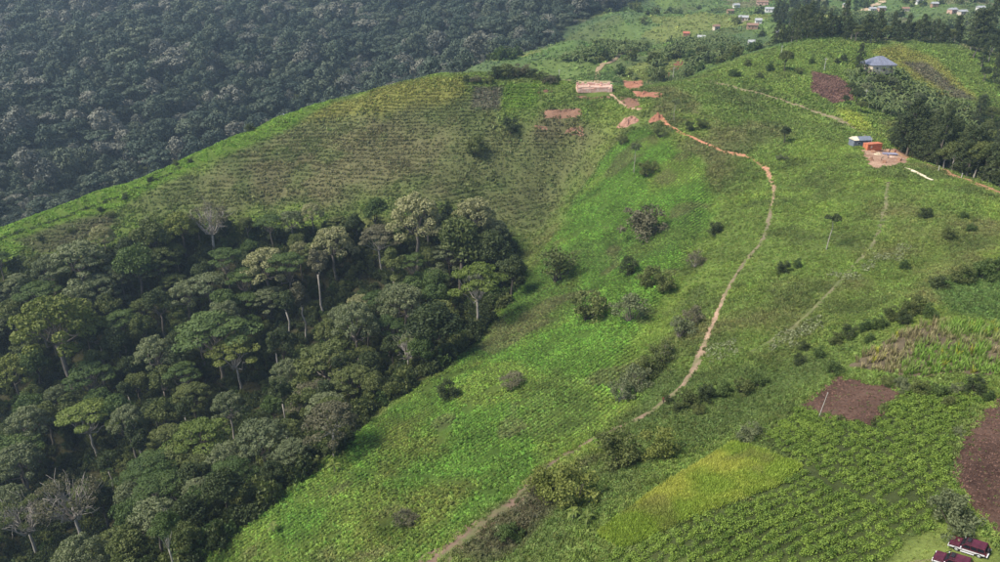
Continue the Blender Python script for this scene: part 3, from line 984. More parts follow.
def poisson(x0, x1, y0, y1, gap, ok, tries=9000, taken=()):
    out = []
    tk = [(a, b, c) for a, b, c in taken]
    X = RNG.uniform(x0, x1, tries); Y = RNG.uniform(y0, y1, tries)
    good = ok(X, Y)
    for x, y, g in zip(X, Y, good):
        if not g: continue
        if all((x - a) ** 2 + (y - b) ** 2 > max(gap * .75, c * .8) ** 2 for a, b, c in tk) and all((x - a) ** 2 + (y - b) ** 2 > gap * gap for a, b in out):
            out.append((x, y))
    return out

def wood_ok(X, Y):
    zz = height(X, Y)
    return (sdist(FOREST, X, Y) > 1.5) & in_view(X, Y, zz + 8, 1.06)
KINDS = [('round', 'dark', 'dark', 'dark green round-crowned tree'), ('round', 'dark', 'mid', 'dark green round-crowned tree'),
         ('round', 'olive', 'mid', 'olive round-crowned tree'), ('round', 'green', 'dark', 'deep green round-crowned tree'),
         ('umbrella', 'green', 'mid', 'flat-topped green tree'), ('feather', 'grey', 'dark', 'grey spreading tree'),
         ('tall', 'dark', 'pale', 'slim dark tree'), ('dome', 'grey', 'mid', 'knobbly grey-green crown'),
         ('feather', 'olive', 'dark', 'olive spreading tree')]
WT = [.17, .08, .15, .13, .09, .11, .07, .12, .08]
spots = poisson(-230, 10, 70, 300, 7.0, wood_ok, 16000, TREES)
spots.sort(key=lambda p: p[1])
for x, y in spots[:245]:
    zt = float(height(x, y)[0]) + 9.0 - CAM_Z
    dd = y * math.cos(PITCH) - zt * math.sin(PITCH); qx = 500 + x / dd * FOC; qy = 281 - (y * math.sin(PITCH) + zt * math.cos(PITCH)) / dd * FOC
    if any(abs(qx - a) < w * .5 + 9 and .15 * w < qy - b < w * .75 + 26 for a, b, w in SHOW): continue
    ki = RNG.choice(len(KINDS), p=WT)
    e = float(sdist(FOREST, np.array([x]), np.array([y]))[0])
    if KINDS[ki][0] == 'tall' and e < 16: ki = 2
    k, lf, bk, lab = KINDS[ki]
    s = RNG.uniform(.72, 1.12) * min(1, .6 + e / 16)
    plant('forest_tree', k, lf, bk, (x, y, float(height(x, y)[0])), s, say_where(lab, qx, qy), 'tree', 'trees of the wood in the hollow', stem=1 + RNG.uniform(.05, .5) * min(1, e / 20))
print('wood trees', len(spots), 'of which built', min(245, len(spots)))

# -------- undergrowth of the wood, the far wood, ground cover
def up_rot(n, tilt=.15):
    return np.c_[RNG.normal(0, tilt, n), RNG.normal(0, tilt, n), RNG.uniform(0, 6.28, n)]

def clump(n, r, h, size, mat, low=-.05, spread=.6, blades=False, aspect=.62, knobs=5):
    """a small leafy hummock"""
    cr = Crown()
    for i in range(knobs):
        a = RNG.uniform(0, 6.28); k = RNG.uniform(0, .6) * r
        cr.lobe((k * math.cos(a), k * math.sin(a), h * RNG.uniform(.1, .4)), (r * RNG.uniform(.5, .7), r * RNG.uniform(.5, .7), h * .6), n // knobs, size, low=low, spread=spread, fill=.4)
    return cr.mesh('clump', mat, aspect)

def tuft(n, r, h, mat, w=.05, lean=.5):
    """upright blades"""
    V, F, L = [], [], []
    for i in range(n):
        a = RNG.uniform(0, 6.28); k = r * math.sqrt(RNG.random())
        x, y = k * math.cos(a), k * math.sin(a)
        hh = h * RNG.uniform(.6, 1.1); b = RNG.uniform(0, 6.28); l = hh * lean * RNG.random()
        dx, dy = w * math.sin(b + 1.57), w * math.cos(b + 1.57)
        mx, my = x + l * .4 * math.sin(b), y + l * .4 * math.cos(b)
        tx, ty = x + l * math.sin(b), y + l * math.cos(b)
        q = len(V)
        V += [(x - dx, y - dy, -.1), (x + dx, y + dy, -.1), (mx + dx, my + dy, hh * .6), (mx - dx, my - dy, hh * .6), (tx, ty, hh)]
        F += [(q, q + 1, q + 2, q + 3), (q + 3, q + 2, q + 4)]
        v = RNG.random(); L += [v, v]
    me = bpy.data.meshes.new('tuft')
    me.from_pydata(V, [], F)
    a = me.attributes.new('lv', 'FLOAT', 'FACE')
    a.data.foreach_set('value', np.array(L, np.float32))
    me.materials.append(mat)
    return me

COVER = LEAF['cover']
# undergrowth
under = [proto_tree('shrub', l, 'dark', .55)[1] for l in ('dark', 'dark', 'olive', 'green')]
n = 9000
x = RNG.uniform(-235, 12, n); y = RNG.uniform(75, 300, n)
z = height(x, y); f = sdist(FOREST, x, y)
ok = (f > -2.5) & in_view(x, y, z + 4, 1.12)
x, y, z, f = x[ok], y[ok], z[ok], f[ok]
k = len(x)
sc_ = RNG.uniform(.7, 1.3, k) * np.clip(1.0 - f / 60, .7, 1)
scatter('undergrowth', under, np.c_[x, y, z - .2], up_rot(k), np.c_[sc_, sc_, sc_ * RNG.uniform(.9, 1.5, k)], RNG.choice(4, k, p=[.35, .3, .2, .15]),
        np.ones((k, 3)), 'dark bushes and saplings filling the floor of the wood', 'undergrowth')

# the far wood across the valley
def far_crown(kind, leaf):
    cr = Crown(); u = RNG.uniform
    n_ = 9 if kind != 2 else 11
    for i in range(n_):
        a = i * 2.4 + u(0, .5); t = (i + .3) / n_
        rr = (4.6, 3.6, 5.4)[kind] * math.sqrt(t)
        r = u(2.0, 3.0)
        z = (12 - 4.0 * t ** 1.4, 13 - 6.0 * t, 11.5 - 2.5 * t + u(-.6, .6))[kind]
        cr.lobe((rr * math.cos(a), rr * math.sin(a), z - r * .5), (r, r, r * (.8, .9, .42)[kind]), 75, .55, low=-.3, spread=.22, fill=.12)
        cr.L[-1] = cr.L[-1] * .6 + .2
    for i in range(6):                                       # leafy skirt so no bare stems float
        a = u(0, 6.28); cr.lobe((1.5 * math.cos(a), 1.5 * math.sin(a), u(1, 6)), (1.9, 1.9, 2.6), 22, .75, spread=.6)
    return cr.mesh('far_crown', LEAF[leaf])
FARP = [far_crown(i % 3, ('far', 'far_dim', 'far', 'far_dim', 'far_pale')[i % 5]) for i in range(15)]
px_, py_ = [], []
gx_ = np.arange(-900, 420, 10.4); gy_ = np.arange(345, 1290, 10.4)
A, B = np.meshgrid(gx_, gy_)
A = A.ravel() + RNG.uniform(-4.4, 4.4, A.size); B = B.ravel() + RNG.uniform(-4.4, 4.4, B.size)
zz = height(A, B)
crest = np.interp(A, [-330, -200, -150, -100, -50, 0, 40], [255, 280, 318, 350, 385, 395, 400])
ok = (A < WOOD_X(B) + (fbm(A, B, 30, 2, 41) - .5) * 26) & (B > crest + 22) & in_view(A, B, zz + 8, 1.15) & (B < 1250)
ok &= ~((A > -75) & (B < 520) & (A > WOOD_X(B) - 10))
A, B, zz = A[ok], B[ok], zz[ok]
k = len(A)
s = np.clip(RNG.lognormal(.10, .36, k), .5, 2.1) * np.clip((B - 300) / 220, .55, 1)
t = fbm(A, B, 90, 2, 44)
scatter('far_forest', FARP, np.c_[A, B, zz - 1.0], up_rot(k, .05), np.c_[s, s, s * RNG.uniform(.85, 1.25, k)], RNG.integers(0, 15, k), np.ones((k, 3)),
        'dense blue-green forest covering the far valley side', 'forest')
print('far trees', k)

A2 = RNG.uniform(-900, 300, 12000); B2 = RNG.uniform(345, 900, 12000); z2 = height(A2, B2)
crest2 = np.interp(A2, [-330, -200, -150, -100, -50, 0, 40], [255, 280, 318, 350, 385, 395, 400])
ok = (A2 < WOOD_X(B2) - 4) & (B2 > crest2 + 26) & in_view(A2, B2, z2 + 4, 1.12) & ~((A2 > -75) & (B2 < 520) & (A2 > WOOD_X(B2) - 10))
A2, B2, z2 = A2[ok], B2[ok], z2[ok]; k = len(A2)
s2 = RNG.uniform(.32, .62, k)
scatter('far_understorey', FARP, np.c_[A2, B2, z2 - .6], up_rot(k, .1), s2, RNG.integers(0, 15, k), np.ones((k, 3)), 'smaller trees filling gaps in the far forest', 'forest')
# grass and herbs
HERB = [clump(40, .55, .5, .15, COVER), clump(40, .6, .4, .13, COVER), tuft(26, .45, .6, COVER), tuft(22, .5, .5, COVER, .06)]
LOW = [clump(22, .62, .34, .20, COVER, knobs=4), clump(22, .6, .42, .19, COVER, knobs=4), tuft(16, .5, .5, COVER, .08)]
def keep_off(x, y, extra=0.0):
    ok = np.ones(len(x), bool)
    for L, w in ((pPATH, 1.0), (pTRACK, .75), (pRIDGE, 1.1), (pROAD, 1.9), (pCUT, 1.0)):
        ok &= pdist(L, x, y) > w * .62 + extra + (fbm(x, y, 2.2, 3, 51) - .5) * 1.5
    for P in (FIELD_RIGHT, FIELD_MID, FIELD_FAR, RICE, MAIZE, SITE, *DIGS, TERR):
        ok &= sdist(P, x, y) < .2 + (fbm(x, y, 2.0, 2, 52) - .45) * 2.6
    return ok
def cover(name, x, y, protos, smin, smax, gain, label, seedw=None, thin=True, hz=1.0, tilt=.2):
    z = height(x, y)
    ok = in_view(x, y, z, 1.35) & keep_off(x, y) & (sdist(FOREST, x, y) < 1)
    for P in (Z['bushfield'],):
        ok &= sdist(P, x, y) < .5
    rows = (sdist(Z['olive'], x, y) > 0) | (sdist(Z['leftgreen'], x, y) > 0) | (sdist(Z['terrace_brown'], x, y) > 0) | (sdist(Z['tea'], x, y) > 0)
    strong = (sdist(Z['leftgreen'], x, y) > 0) | (sdist(Z['terrace_brown'], x, y) > 0) | (sdist(Z['tea'], x, y) > 0)
    zi = (z + (fbm(x, y, 12, 2, 57) - .5) * .5) / np.where(strong, 1.5, 1.0)
    ok &= ~rows | ((zi % 1) < .52) | (RNG.random(len(x)) < np.where(strong, .02, .12))
    x, y, z = x[ok], y[ok], z[ok]
    c = ground_colour(x, y) * gain
    k = len(x)
    c = c * RNG.uniform(.78, 1.25, (k, 1)) * (1 + RNG.normal(0, .05, (k, 3)))
    d = np.hypot(x, y)
    s = RNG.uniform(smin, smax, k) * np.clip(d / 230, .8, 1.5) * np.where(sdist(Z['clearing'], x, y) > -.5, .35, 1) * (.6 + .8 * fbm(x, y, 9, 2, 55))
    return scatter(name, protos, np.c_[x, y, z - .03], up_rot(k, tilt), np.c_[s, s, s * RNG.uniform(.7, 1.2, k) * hz], RNG.integers(0, len(protos), k), c, label, 'grass'), k
def rnd_pts(n, x0, x1, y0, y1, dens=None):
    x = RNG.uniform(x0, x1, n); y = RNG.uniform(y0, y1, n)
    return x, y
crop_d = lambda x, y: sdist(Z['crop'], x, y)
x, y = rnd_pts(160000, -75, 180, 35, 260)
x2, y2 = rnd_pts(50000, -10, 120, 60, 165)
x = np.r_[x, x2]; y = np.r_[y, y2]
m_ = crop_d(x, y) < 1.5
o, k = cover('grass', x[m_], y[m_], HERB, .75, 1.35, 1.6, 'rough grass and herbs over the near slopes'); print('grass', k)
x, y = rnd_pts(170000, -260, 290, 225, 460)
m_ = (crop_d(x, y) < 1.5) & (y > 225) & ~((x > -70) & (x < 150) & (y < 260))
o, k = cover('grass', x[m_], y[m_], LOW, .75, 1.3, 1.6, 'rough grass over the upper slopes and ridges'); print('grass', k)
x, y = rnd_pts(20000, -60, 560, 440, 900)
m_ = x > WOOD_X(y)
o, k = cover('far_grass', x[m_], y[m_], LOW, 1.2, 2.2, 1.7, 'crops and scrub over the far farmed valley'); print('far grass', k)

# the crop on the west-facing slope: low leafy hummocks in rows
A0, A1 = at(430, 562)[:2], at(640, 415)[:2]
ud = (A1 - A0) / np.linalg.norm(A1 - A0); vd = np.array([-ud[1], ud[0]])
CROP = [clump(60, .46, .5, .125, COVER, knobs=5), clump(60, .44, .55, .12, COVER, knobs=6), clump(54, .48, .45, .13, COVER, knobs=4)]
uu, vv = np.meshgrid(np.arange(-160, 260, .56), np.arange(-60, 190, 1.12))
uu = uu.ravel() + RNG.uniform(-.25, .25, uu.size); vv = vv.ravel() + RNG.uniform(-.12, .12, vv.size)
P = A0 + uu[:, None] * ud + (vv + 1.6 * np.sin(uu / 31.0))[:, None] * vd
x, y = P[:, 0], P[:, 1]
z = height(x, y)
ok = (crop_d(x, y) > 0) & in_view(x, y, z, 1.3) & keep_off(x, y, .4) & (sdist(FOREST, x, y) < 0)
seam = pline([(360,470),(420,476),(462,484),(497,498)])
ok &= pdist(seam, x, y) > .5
ok &= pdist(pline([(250,562),(330,535),(420,510),(500,470),(560,440)]), x, y) > .3
ok &= fbm(x, y, 6, 2, 61) > .20
x, y, z = x[ok], y[ok], z[ok]
k = len(x)
c = ground_colour(x, y) * 1.78 * RNG.uniform(.62, 1.4, (k, 1)) * (.8 + .4 * fbm(x, y, 5, 2, 64))[:, None] * (1 + RNG.normal(0, .05, (k, 3)))
s = RNG.uniform(.75, 1.3, k) * (.7 + .6 * fbm(x, y, 7, 2, 62))
scatter('crop_rows', CROP, np.c_[x, y, z - .05], up_rot(k, .15), np.c_[s, s, s * RNG.uniform(.8, 1.25, k)], RNG.integers(0, 3, k), c,
        'bright green low leafy crop in rows on the slope above the wood', 'crop')
print('crop', k)

# the bush crop on the near field: rows of knee-high bushes
B0, B1 = at(700, 540)[:2], at(860, 470)[:2]
ub = (B1 - B0) / np.linalg.norm(B1 - B0); vb = np.array([-ub[1], ub[0]])
BUSH = [clump(200, .82, 1.0, .115, LEAF['crop'], knobs=9) for _ in range(5)]
uu, vv = np.meshgrid(np.arange(-70, 90, .80), np.arange(-50, 70, 1.66))
uu = uu.ravel() + RNG.uniform(-.3, .3, uu.size); vv = vv.ravel() + RNG.uniform(-.2, .2, vv.size)
P = B0 + uu[:, None] * ub + (vv + .8 * np.sin(uu / 17.0))[:, None] * vb
x, y = P[:, 0], P[:, 1]
z = height(x, y)
ok = (sdist(Z['bushfield'], x, y) > .2) & in_view(x, y, z, 1.1) & keep_off(x, y, .3) & (sdist(RICE, x, y) < -.6) & (sdist(Z['clearing'], x, y) < -.3)
ok &= pdist(pline([(738,443),(800,466),(835,487),(870,500),(905,500),(940,492)]), x, y) > .55
ok &= pdist(pline([(838,470),(842,440),(850,428)]), x, y) > .4
x, y, z = x[ok], y[ok], z[ok]
order = np.argsort(np.hypot(x, y) + (CAM_Z - z))
x, y, z = x[order], y[order], z[order]
k = len(x); ns = 300
s = RNG.uniform(.8, 1.2, k) * (.8 + .4 * fbm(x, y, 6, 2, 71))
print('bushes', k)
r_ = up_rot(k, .1)
iv = in_view(x, y, z, 1.0)
single = np.where(iv)[0][:ns]
for i in single:
    o = bpy.data.objects.new('crop_bush', BUSH[i % 5])
    o.location = (x[i], y[i], z[i] - .05); o.rotation_euler = tuple(r_[i]); o.scale = (s[i], s[i], s[i] * .95)
    COL.objects.link(o)
    tag(o, 'leafy green crop bush in the rows nearest the parked cars', 'bush', 'crop bushes in rows')
rest = np.setdiff1d(np.arange(k), single)
scatter('crop_bushes', BUSH, np.c_[x, y, z - .05][rest], r_[rest], np.c_[s, s, s * .95][rest], rest % 5, np.ones((len(rest), 3)),
        'green leafy crop bushes in long rows round the yellow grain plot', 'crop')

# dark hedge line and ditch along the left ridge, brush at the field edges
hl = smooth_line(pline([(0,240),(30,230),(60,219),(90,208),(120,197),(150,184),(180,168)]), .8)
k = len(hl); hx = hl + RNG.normal(0, .35, hl.shape)
scatter('hedge', HERB[:2], np.c_[hx, height(hx[:, 0], hx[:, 1]) - .05], up_rot(k), RNG.uniform(1.2, 2.2, k), RNG.integers(0, 2, k), np.tile((.045, .065, .022), (k, 1)) * RNG.uniform(.7, 1.3, (k, 1)),
        'dark hedge line crossing the bright left terraces', 'hedge')

# clods and weeds on the ploughed plots
def clod():
    bm = bmesh.new(); bmesh.ops.create_icosphere(bm, subdivisions=1, radius=.16)
    for v in bm.verts: v.co *= random.uniform(.6, 1.3); v.co.z *= .7
    return mesh_of(bm, 'clod', CLODM)
CLODM, nt, out = new_mat('soil_clod')
b = nd(nt, 'ShaderNodeBsdfPrincipled'); b.inputs['Roughness'].default_value = .95; b.inputs['Specular IOR Level'].default_value = .1
lk(nt, nd(nt, 'ShaderNodeAttribute', attribute_name='tint', attribute_type='INSTANCER').outputs['Color'], b.inputs['Base Color']); lk(nt, b.outputs[0], out.inputs[0])
xs_, ys_ = [], []
for P, n in ((FIELD_RIGHT, 9000), (FIELD_MID, 2600), (FIELD_FAR, 2600)):
    lo, hi = P.min(0), P.max(0)
    x = RNG.uniform(lo[0], hi[0], n * 2); y = RNG.uniform(lo[1], hi[1], n * 2)
    ok = (sdist(P, x, y) > -.2) & ((np.sin((x * math.cos(.6) + y * math.sin(.6)) * 2 * math.pi / 1.3) > -.3) | (RNG.random(n * 2) < .3))
    xs_.append(x[ok]); ys_.append(y[ok])
x = np.concatenate(xs_); y = np.concatenate(ys_); z = height(x, y); ok = in_view(x, y, z, 1.1); x, y, z = x[ok], y[ok], z[ok]; k = len(x)
far_ = np.clip(np.hypot(x, y) / 130, .8, 2.6)
scatter('soil_clods', [clod() for _ in range(3)], np.c_[x, y, z + .14], up_rot(k, 1.0), RNG.uniform(.5, 1.5, k) * far_, RNG.integers(0, 3, k),
        np.tile((.105, .060, .045), (k, 1)) * (.55 + .9 * fbm(x, y, 5, 3, 111))[:, None] * RNG.uniform(.6, 1.45, (k, 1)), 'crumbly clods of earth over the ploughed plots', 'clods')
pick_ = RNG.random(k) < .05
x, y, z = x[pick_], y[pick_], z[pick_]; k = len(x)
scatter('weeds', HERB, np.c_[x, y, z + .05], up_rot(k), RNG.uniform(.25, .7, k), RNG.integers(0, 4, k), np.tile((.13, .17, .05), (k, 1)) * RNG.uniform(.6, 1.2, (k, 1)), 'scattered weeds sprouting on the ploughed plots', 'weeds')

# planted rows that follow the contours of the left ridge, the olive hillside and the ridge plot
ROW = [clump(18, .5, .4, .17, COVER, knobs=3), clump(18, .45, .45, .16, COVER, knobs=3)]
x, y = rnd_pts(420000, -260, 60, 225, 420)
ok = (sdist(Z['leftgreen'], x, y) > 0) | (sdist(Z['terrace_brown'], x, y) > 0) | (sdist(Z['tea'], x, y) > 0) | (sdist(Z['olive'], x, y) > 2)
x, y = x[ok], y[ok]
z = height(x, y)
strong = (sdist(Z['leftgreen'], x, y) > 0) | (sdist(Z['terrace_brown'], x, y) > 0) | (sdist(Z['tea'], x, y) > 0)
zone_ = strong | (sdist(Z['olive'], x, y) > 2)
zi = (z + (fbm(x, y, 16, 3, 57) - .5) * 1.6) / np.where(strong, 1.7, 1.25)
ok = zone_ & ((zi % 1) < np.where(strong, .28, .24)) & in_view(x, y, z, 1.06) & keep_off(x, y) & (sdist(FOREST, x, y) < 1) & (strong | (fbm(x, y, 14, 3, 121) > .52 + .12 * (RNG.random(len(x)) - .5)))
x, y, z, st = x[ok], y[ok], z[ok], strong[ok]; k = len(x); print('rows', k)
c = ground_colour(x, y) * np.where(st, 1.75, 1.25)[:, None] * RNG.uniform(.75, 1.2, (k, 1))
scatter('planted_rows', ROW, np.c_[x, y, z - .05], up_rot(k, .15), RNG.uniform(.9, 1.4, k) * np.where(st, 1.15, .95), RNG.integers(0, 2, k), c, 'thin planted rows along the contours of the upper hillsides', 'crop rows')

# ------------------------------------------------------------------ bushes and single trees on the slopes
def Bsh(px, py, w, kind, leaf, label, name='bush', cat='bush', group='bushes on the open slopes', bark='dark', tall=1.0, **kw):
    plant_at(name, px, py, w, kind, leaf, bark, label, cat, group, tall, **kw)
Bsh(645,216,48,'shrub','brown','broad dark brownish bush alone on the bright crop slope')
Bsh(557,261,46,'scrub','olive','olive bush below the broad dark brownish one, near the wood')
Bsh(587,303,46,'shrub','olive','dark olive bush downhill of the olive one')
Bsh(629,266,24,'shrub','dark','small dark bush on the crop slope above the grey-brown bush')
Bsh(632,303,40,'scrub','grey','grey-brown bush right of the dark olive bush', bark='mid')
Bsh(651,274,30,'shrub','olive','olive bush touching the small dark one')
Bsh(513,379,30,'scrub','brown','low grey bush alone in the middle of the crop', tall=.6, bark='mid')
Bsh(448,388,27,'shrub','dark','dark green bush by the edge of the wood')
Bsh(405,517,28,'scrub','brown','low grey bush in the lower crop field', tall=.7, bark='mid')
Bsh(546,474,46,'shrub','yellow','yellowish bush left of its twin beside the footpath')
Bsh(572,486,54,'shrub','yellow','big yellowish bush right of its twin beside the footpath')
Bsh(510,529,28,'shrub','green','dark green bush below the footpath at the bottom')
Bsh(617,448,54,'shrub','olive','dull olive bush just below the footpath bend')
Bsh(660,443,42,'shrub','yellow','rounded yellow-olive bush right of the dull olive one')
Bsh(622,388,30,'scrub','grey','grey twiggy bush lowest in the row beside the footpath', bark='pale')
Bsh(639,376,36,'scrub','grey','grey twiggy bush second lowest in the row beside the footpath', bark='mid')
Bsh(652,364,32,'shrub','olive','dark bush third in the row beside the footpath')
Bsh(664,350,32,'scrub','olive','dull bush fourth in the row beside the footpath', bark='mid')
Bsh(682,325,30,'scrub','grey','grey bush fifth in the row beside the footpath', bark='mid')
Bsh(693,313,26,'scrub','brown','grey bush at the upper end of the row beside the footpath', bark='mid')
Bsh(696,257,22,'scrub','brown','grey bush in the gully beside the crop', bark='pale')
Bsh(664,281,26,'shrub','olive','olive bush in the gully below the grey one')
Bsh(716,228,18,'shrub','dark','dark little bush in the gully near the footpath')
Bsh(783,267,17,'shrub','dark','dark bush above the faint track')
Bsh(798,263,14,'shrub','green','green bush right of the dark one above the faint track')
Bsh(786,131,12,'round','dark','small dark round tree on the grass below the ridge track', 'small_tree', 'tree', tall=1.0)
Bsh(783,156,11,'shrub','grey','small grey bush near the footpath bend')
Bsh(787,56,15,'round','olive','lone olive tree on the knoll', 'small_tree', 'tree')
Bsh(861,55,9,'gum','gum','slim dark tree beside the grey-roofed house', 'small_tree', 'tree')
Bsh(844,57,9,'shrub','dark','dark bush left of the slim dark tree')
Bsh(838,60,8,'shrub','dark','smaller dark bush left of the slim dark tree')
Bsh(701,122,15,'shrub','olive','olive bush above the red end of the footpath')
Bsh(690,126,12,'shrub','dark','dark bush beside the red end of the footpath')
Bsh(511,125,20,'shrub','dark','dark round bush on the olive hillside')
Bsh(474,143,26,'shrub','olive','olive bush on the hillside above the wood')
Bsh(647,167,24,'shrub','olive','round two-toned bush above the broad dark brownish bush')
Bsh(661,131,14,'scrub','olive','thin bush below the red earth mound')
Bsh(622,138,14,'scrub','olive','thin bush below the reddish rubble')
Bsh(142,172,14,'shrub','olive','dark bush on the left ridge crest')
Bsh(150,178,10,'shrub','dark','smaller bush beside the one on the left crest')
Bsh(88,186,10,'shrub','dark','small round bush alone on the bright left terrace')
Bsh(250,126,14,'shrub','dark','dark bush on the crest above the olive hillside')
Bsh(298,103,18,'shrub','olive','olive tree top rising behind the crest')
Bsh(310,100,14,'shrub','yellow','yellowish tree top behind the crest')
Bsh(833,217,17,'sapling','dark','thin sapling with tuft of leaves above the faint track', 'small_tree', 'tree', bark='pale')
Bsh(636,147,13,'sapling','grey','pale sapling above the round two-toned bush', 'small_tree', 'tree', bark='pale')
Bsh(676,102,9,'sapling','grey','pale sapling near the red end of the footpath', 'small_tree', 'tree', bark='pale')
Bsh(960,507,52,'shrub','grey','grey-green shrub standing above the parked cars', tall=1.15)
Bsh(750,428,28,'shrub','grey','grey-green shrub at the tip of the yellow grain plot')
Bsh(977,384,26,'shrub','dark','dark shrub below the maize')
Bsh(917,303,26,'shrub','olive','dark shrub at the corner of the bean field')
for i, (a, b, w) in enumerate([(905,264,13),(927,211,18),(950,232,16),(965,214,11),(972,227,12),(940,279,24),(962,273,26),(985,268,28),(1000,262,26),(905,318,18),
        (893,313,20),(880,322,20),(866,325,18),(850,332,20),(836,338,18),(820,352,18),(835,365,20),(805,345,14),(908,308,18),(930,310,20),(870,338,14),(800,360,16)]):
    Bsh(a, b, w, 'shrub', ['green', 'dark', 'olive', 'green'][i % 4], 'low green bush in the scrub belt above the maize', group='bushes of the scrub belt')
for i, (a, b, w) in enumerate([(905,382,20),(922,386,22),(940,388,22),(958,386,18),(890,380,16),(990,395,16),(960,430,14),(950,400,16)]):
    Bsh(a, b, w, 'shrub', ['grey', 'olive', 'green'][i % 3], 'low grey-green bush in the hedge below the maize', group='hedge bushes below the maize')
for i, (a, b, w) in enumerate([(690,398,24),(706,392,22),(724,388,22),(742,384,24),(678,405,16),(760,378,20),(700,408,16),(668,398,12)]):
    Bsh(a, b, w, 'shrub', ['olive', 'dark', 'green'][i % 3], 'dull green bush in the thicket right of the footpath', group='thicket bushes by the footpath')
for i, (a, b, w) in enumerate([(497,70,17),(508,67,20),(520,66,22),(532,69,18),(541,73,14),(550,76,14),(556,75,12),(487,77,12),(476,76,12),(466,76,9)]):
    Bsh(a, b + 2, w * 1.15, 'shrub', ['dark', 'olive', 'brown'][i % 3], 'small dark tree in the copse on the ridge top', 'copse_tree', 'tree', 'trees of the ridge copse', tall=.8)
for i, (a, b, w) in enumerate([(720,60,12),(732,57,10),(748,62,10),(770,66,12),(800,70,10),(812,60,9),(760,75,9),(735,72,12)]):
    Bsh(a, b, w, 'shrub', ['olive', 'green'][i % 2], 'low bush dotted over the grassy knoll', group='bushes on the knoll')
for i, (a, b, w) in enumerate([(110,214,10),(100,208,8),(70,230,9),(40,238,8),(175,160,8),(190,160,8),(215,140,8),(125,196,9)]):
    Bsh(a, b, w, 'shrub', ['olive', 'dark'][i % 2], 'little bush dotted along the left ridge', group='bushes on the left ridge')

# ------------------------------------------------------------------ tall dark plantation trees
def gum(x, y, hgt, label, group):
    s = hgt / 20.0
    kd, lf = ('round', ('olive', 'dark')[int(x) % 2]) if RNG.random() < .22 else ('gum', ('gum', 'dark')[int(RNG.random() < .3)])
    s2 = s * RNG.uniform(.85, 1.45) if kd == 'gum' else s * RNG.uniform(.8, 1.05)
    plant('gum_tree', kd, lf, 'pale' if RNG.random() < .3 else 'mid', (x, y, float(height(x, y)[0]) - .1), s2, label, 'tree', group, sz=s * RNG.uniform(.8, 1.1))
q0, q1 = at(893, 150)[:2], at(1015, 196)[:2]
dr = (q1 - q0) / np.linalg.norm(q1 - q0); nr = np.array([-dr[1], dr[0]])
nr = (q0 + q1) / np.linalg.norm(q0 + q1)
Lr = np.linalg.norm(q1 - q0)
for row, (off, st) in enumerate(((5.5, 3.9), (11, 4.3), (17, 5.5))):
    t = RNG.uniform(0, 1)
    while t < Lr + 6:
        p = q0 + dr * t + nr * (off + RNG.uniform(-1.2, 1.2))
        gum(p[0], p[1], RNG.uniform(13, 20) + row * 1.0 + (0 if t > 8 else -3), 'tall dark tree in the dense row behind the red dirt road', 'tall trees behind the dirt road')
        t += st * RNG.uniform(.8, 1.25)
for a in np.linspace(776, 968, 40):
    p = at(a, 46)
    y_ = p[1] + RNG.uniform(8, 26)
    x_ = p[0] * y_ / p[1]
    gum(x_, y_, RNG.uniform(10, 18) * (1.1 if a < 880 else .85), 'tall dark tree in the windbreak behind the grassy knoll', 'tall trees behind the knoll')
for a, b, h in [(972,52,22),(980,54,25),(986,52,26),(994,54,24),(1002,52,23),(975,60,18),(990,64,20),(1000,70,18),(1006,60,22),(983,70,15),(996,84,15),(985,84,12),(1004,92,14)]:
    p = at(a, b)
    gum(p[0], p[1] + 2, h, 'tall dark tree in the clump at the right end of the windbreak', 'tall trees at the end of the windbreak')
for a, b in [(980,118),(990,125),(1000,130),(975,128),(985,140),(996,148),(1006,142),(1004,160)]:
    p = at(a, b)
    gum(p[0], p[1], RNG.uniform(12, 16), 'tall dark tree below the banana grove', 'tall trees below the banana grove')
for i in range(34):
    a, b = RNG.uniform(775, 830), RNG.uniform(0, 26)
    p = at(a, b)
    if p[1] < 470: p = np.array([RNG.uniform(215, 300), RNG.uniform(500, 640), 0])
    gum(p[0], p[1], RNG.uniform(12, 18), 'dark tree in the small wood beyond the village', 'trees of the small wood beyond the village')

# ------------------------------------------------------------------ banana plants
def banana_leaves(n=9, L=2.4):
    V, F, LV = [], [], []
    for i in range(n):
        a = i * 2.4 + RNG.uniform(-.3, .3); up = RNG.uniform(.5, 1.25); L_ = L * RNG.uniform(.8, 1.15)
        d = np.array([math.cos(a), math.sin(a), 0]); sd = np.array([-d[1], d[0], 0])
        q = len(V)
        for k, t in enumerate((0, .25, .5, .75, 1)):
            c = d * (L_ * t * .85) + np.array([0, 0, 2.1 + L_ * (up * t - .95 * t * t)])
            w = .32 * (t * 3 if t < .3 else 1.0) * (1 - .85 * max(0, t - .6) / .4) + .03
            V += [c - sd * w + np.array([0, 0, w * .3]), c, c + sd * w + np.array([0, 0, w * .3])]
        for k in range(4):
            b_ = q + k * 3
            F += [(b_, b_ + 1, b_ + 4, b_ + 3), (b_ + 1, b_ + 2, b_ + 5, b_ + 4)]; v = RNG.random(); LV += [v, v]
    me = bpy.data.meshes.new('leaves')
    me.from_pydata([tuple(map(float, v)) for v in V], [], F)
    a = me.attributes.new('lv', 'FLOAT', 'FACE'); a.data.foreach_set('value', np.array(LV, np.float32))
    me.materials.append(LEAF['banana'])
    return me
BL = [banana_leaves(RNG.integers(7, 11)) for _ in range(4)]
V, F = [], []; tube(V, F, [(0, 0, -.3), (0, 0, 1), (.05, 0, 2.3)], [.2, .17, .1], 6)
BS = bpy.data.meshes.new('stem'); BS.from_pydata([tuple(map(float, v)) for v in V], [], F)
BS.materials.append(simple_mat('banana_stem', (.16, .17, .09), .8))
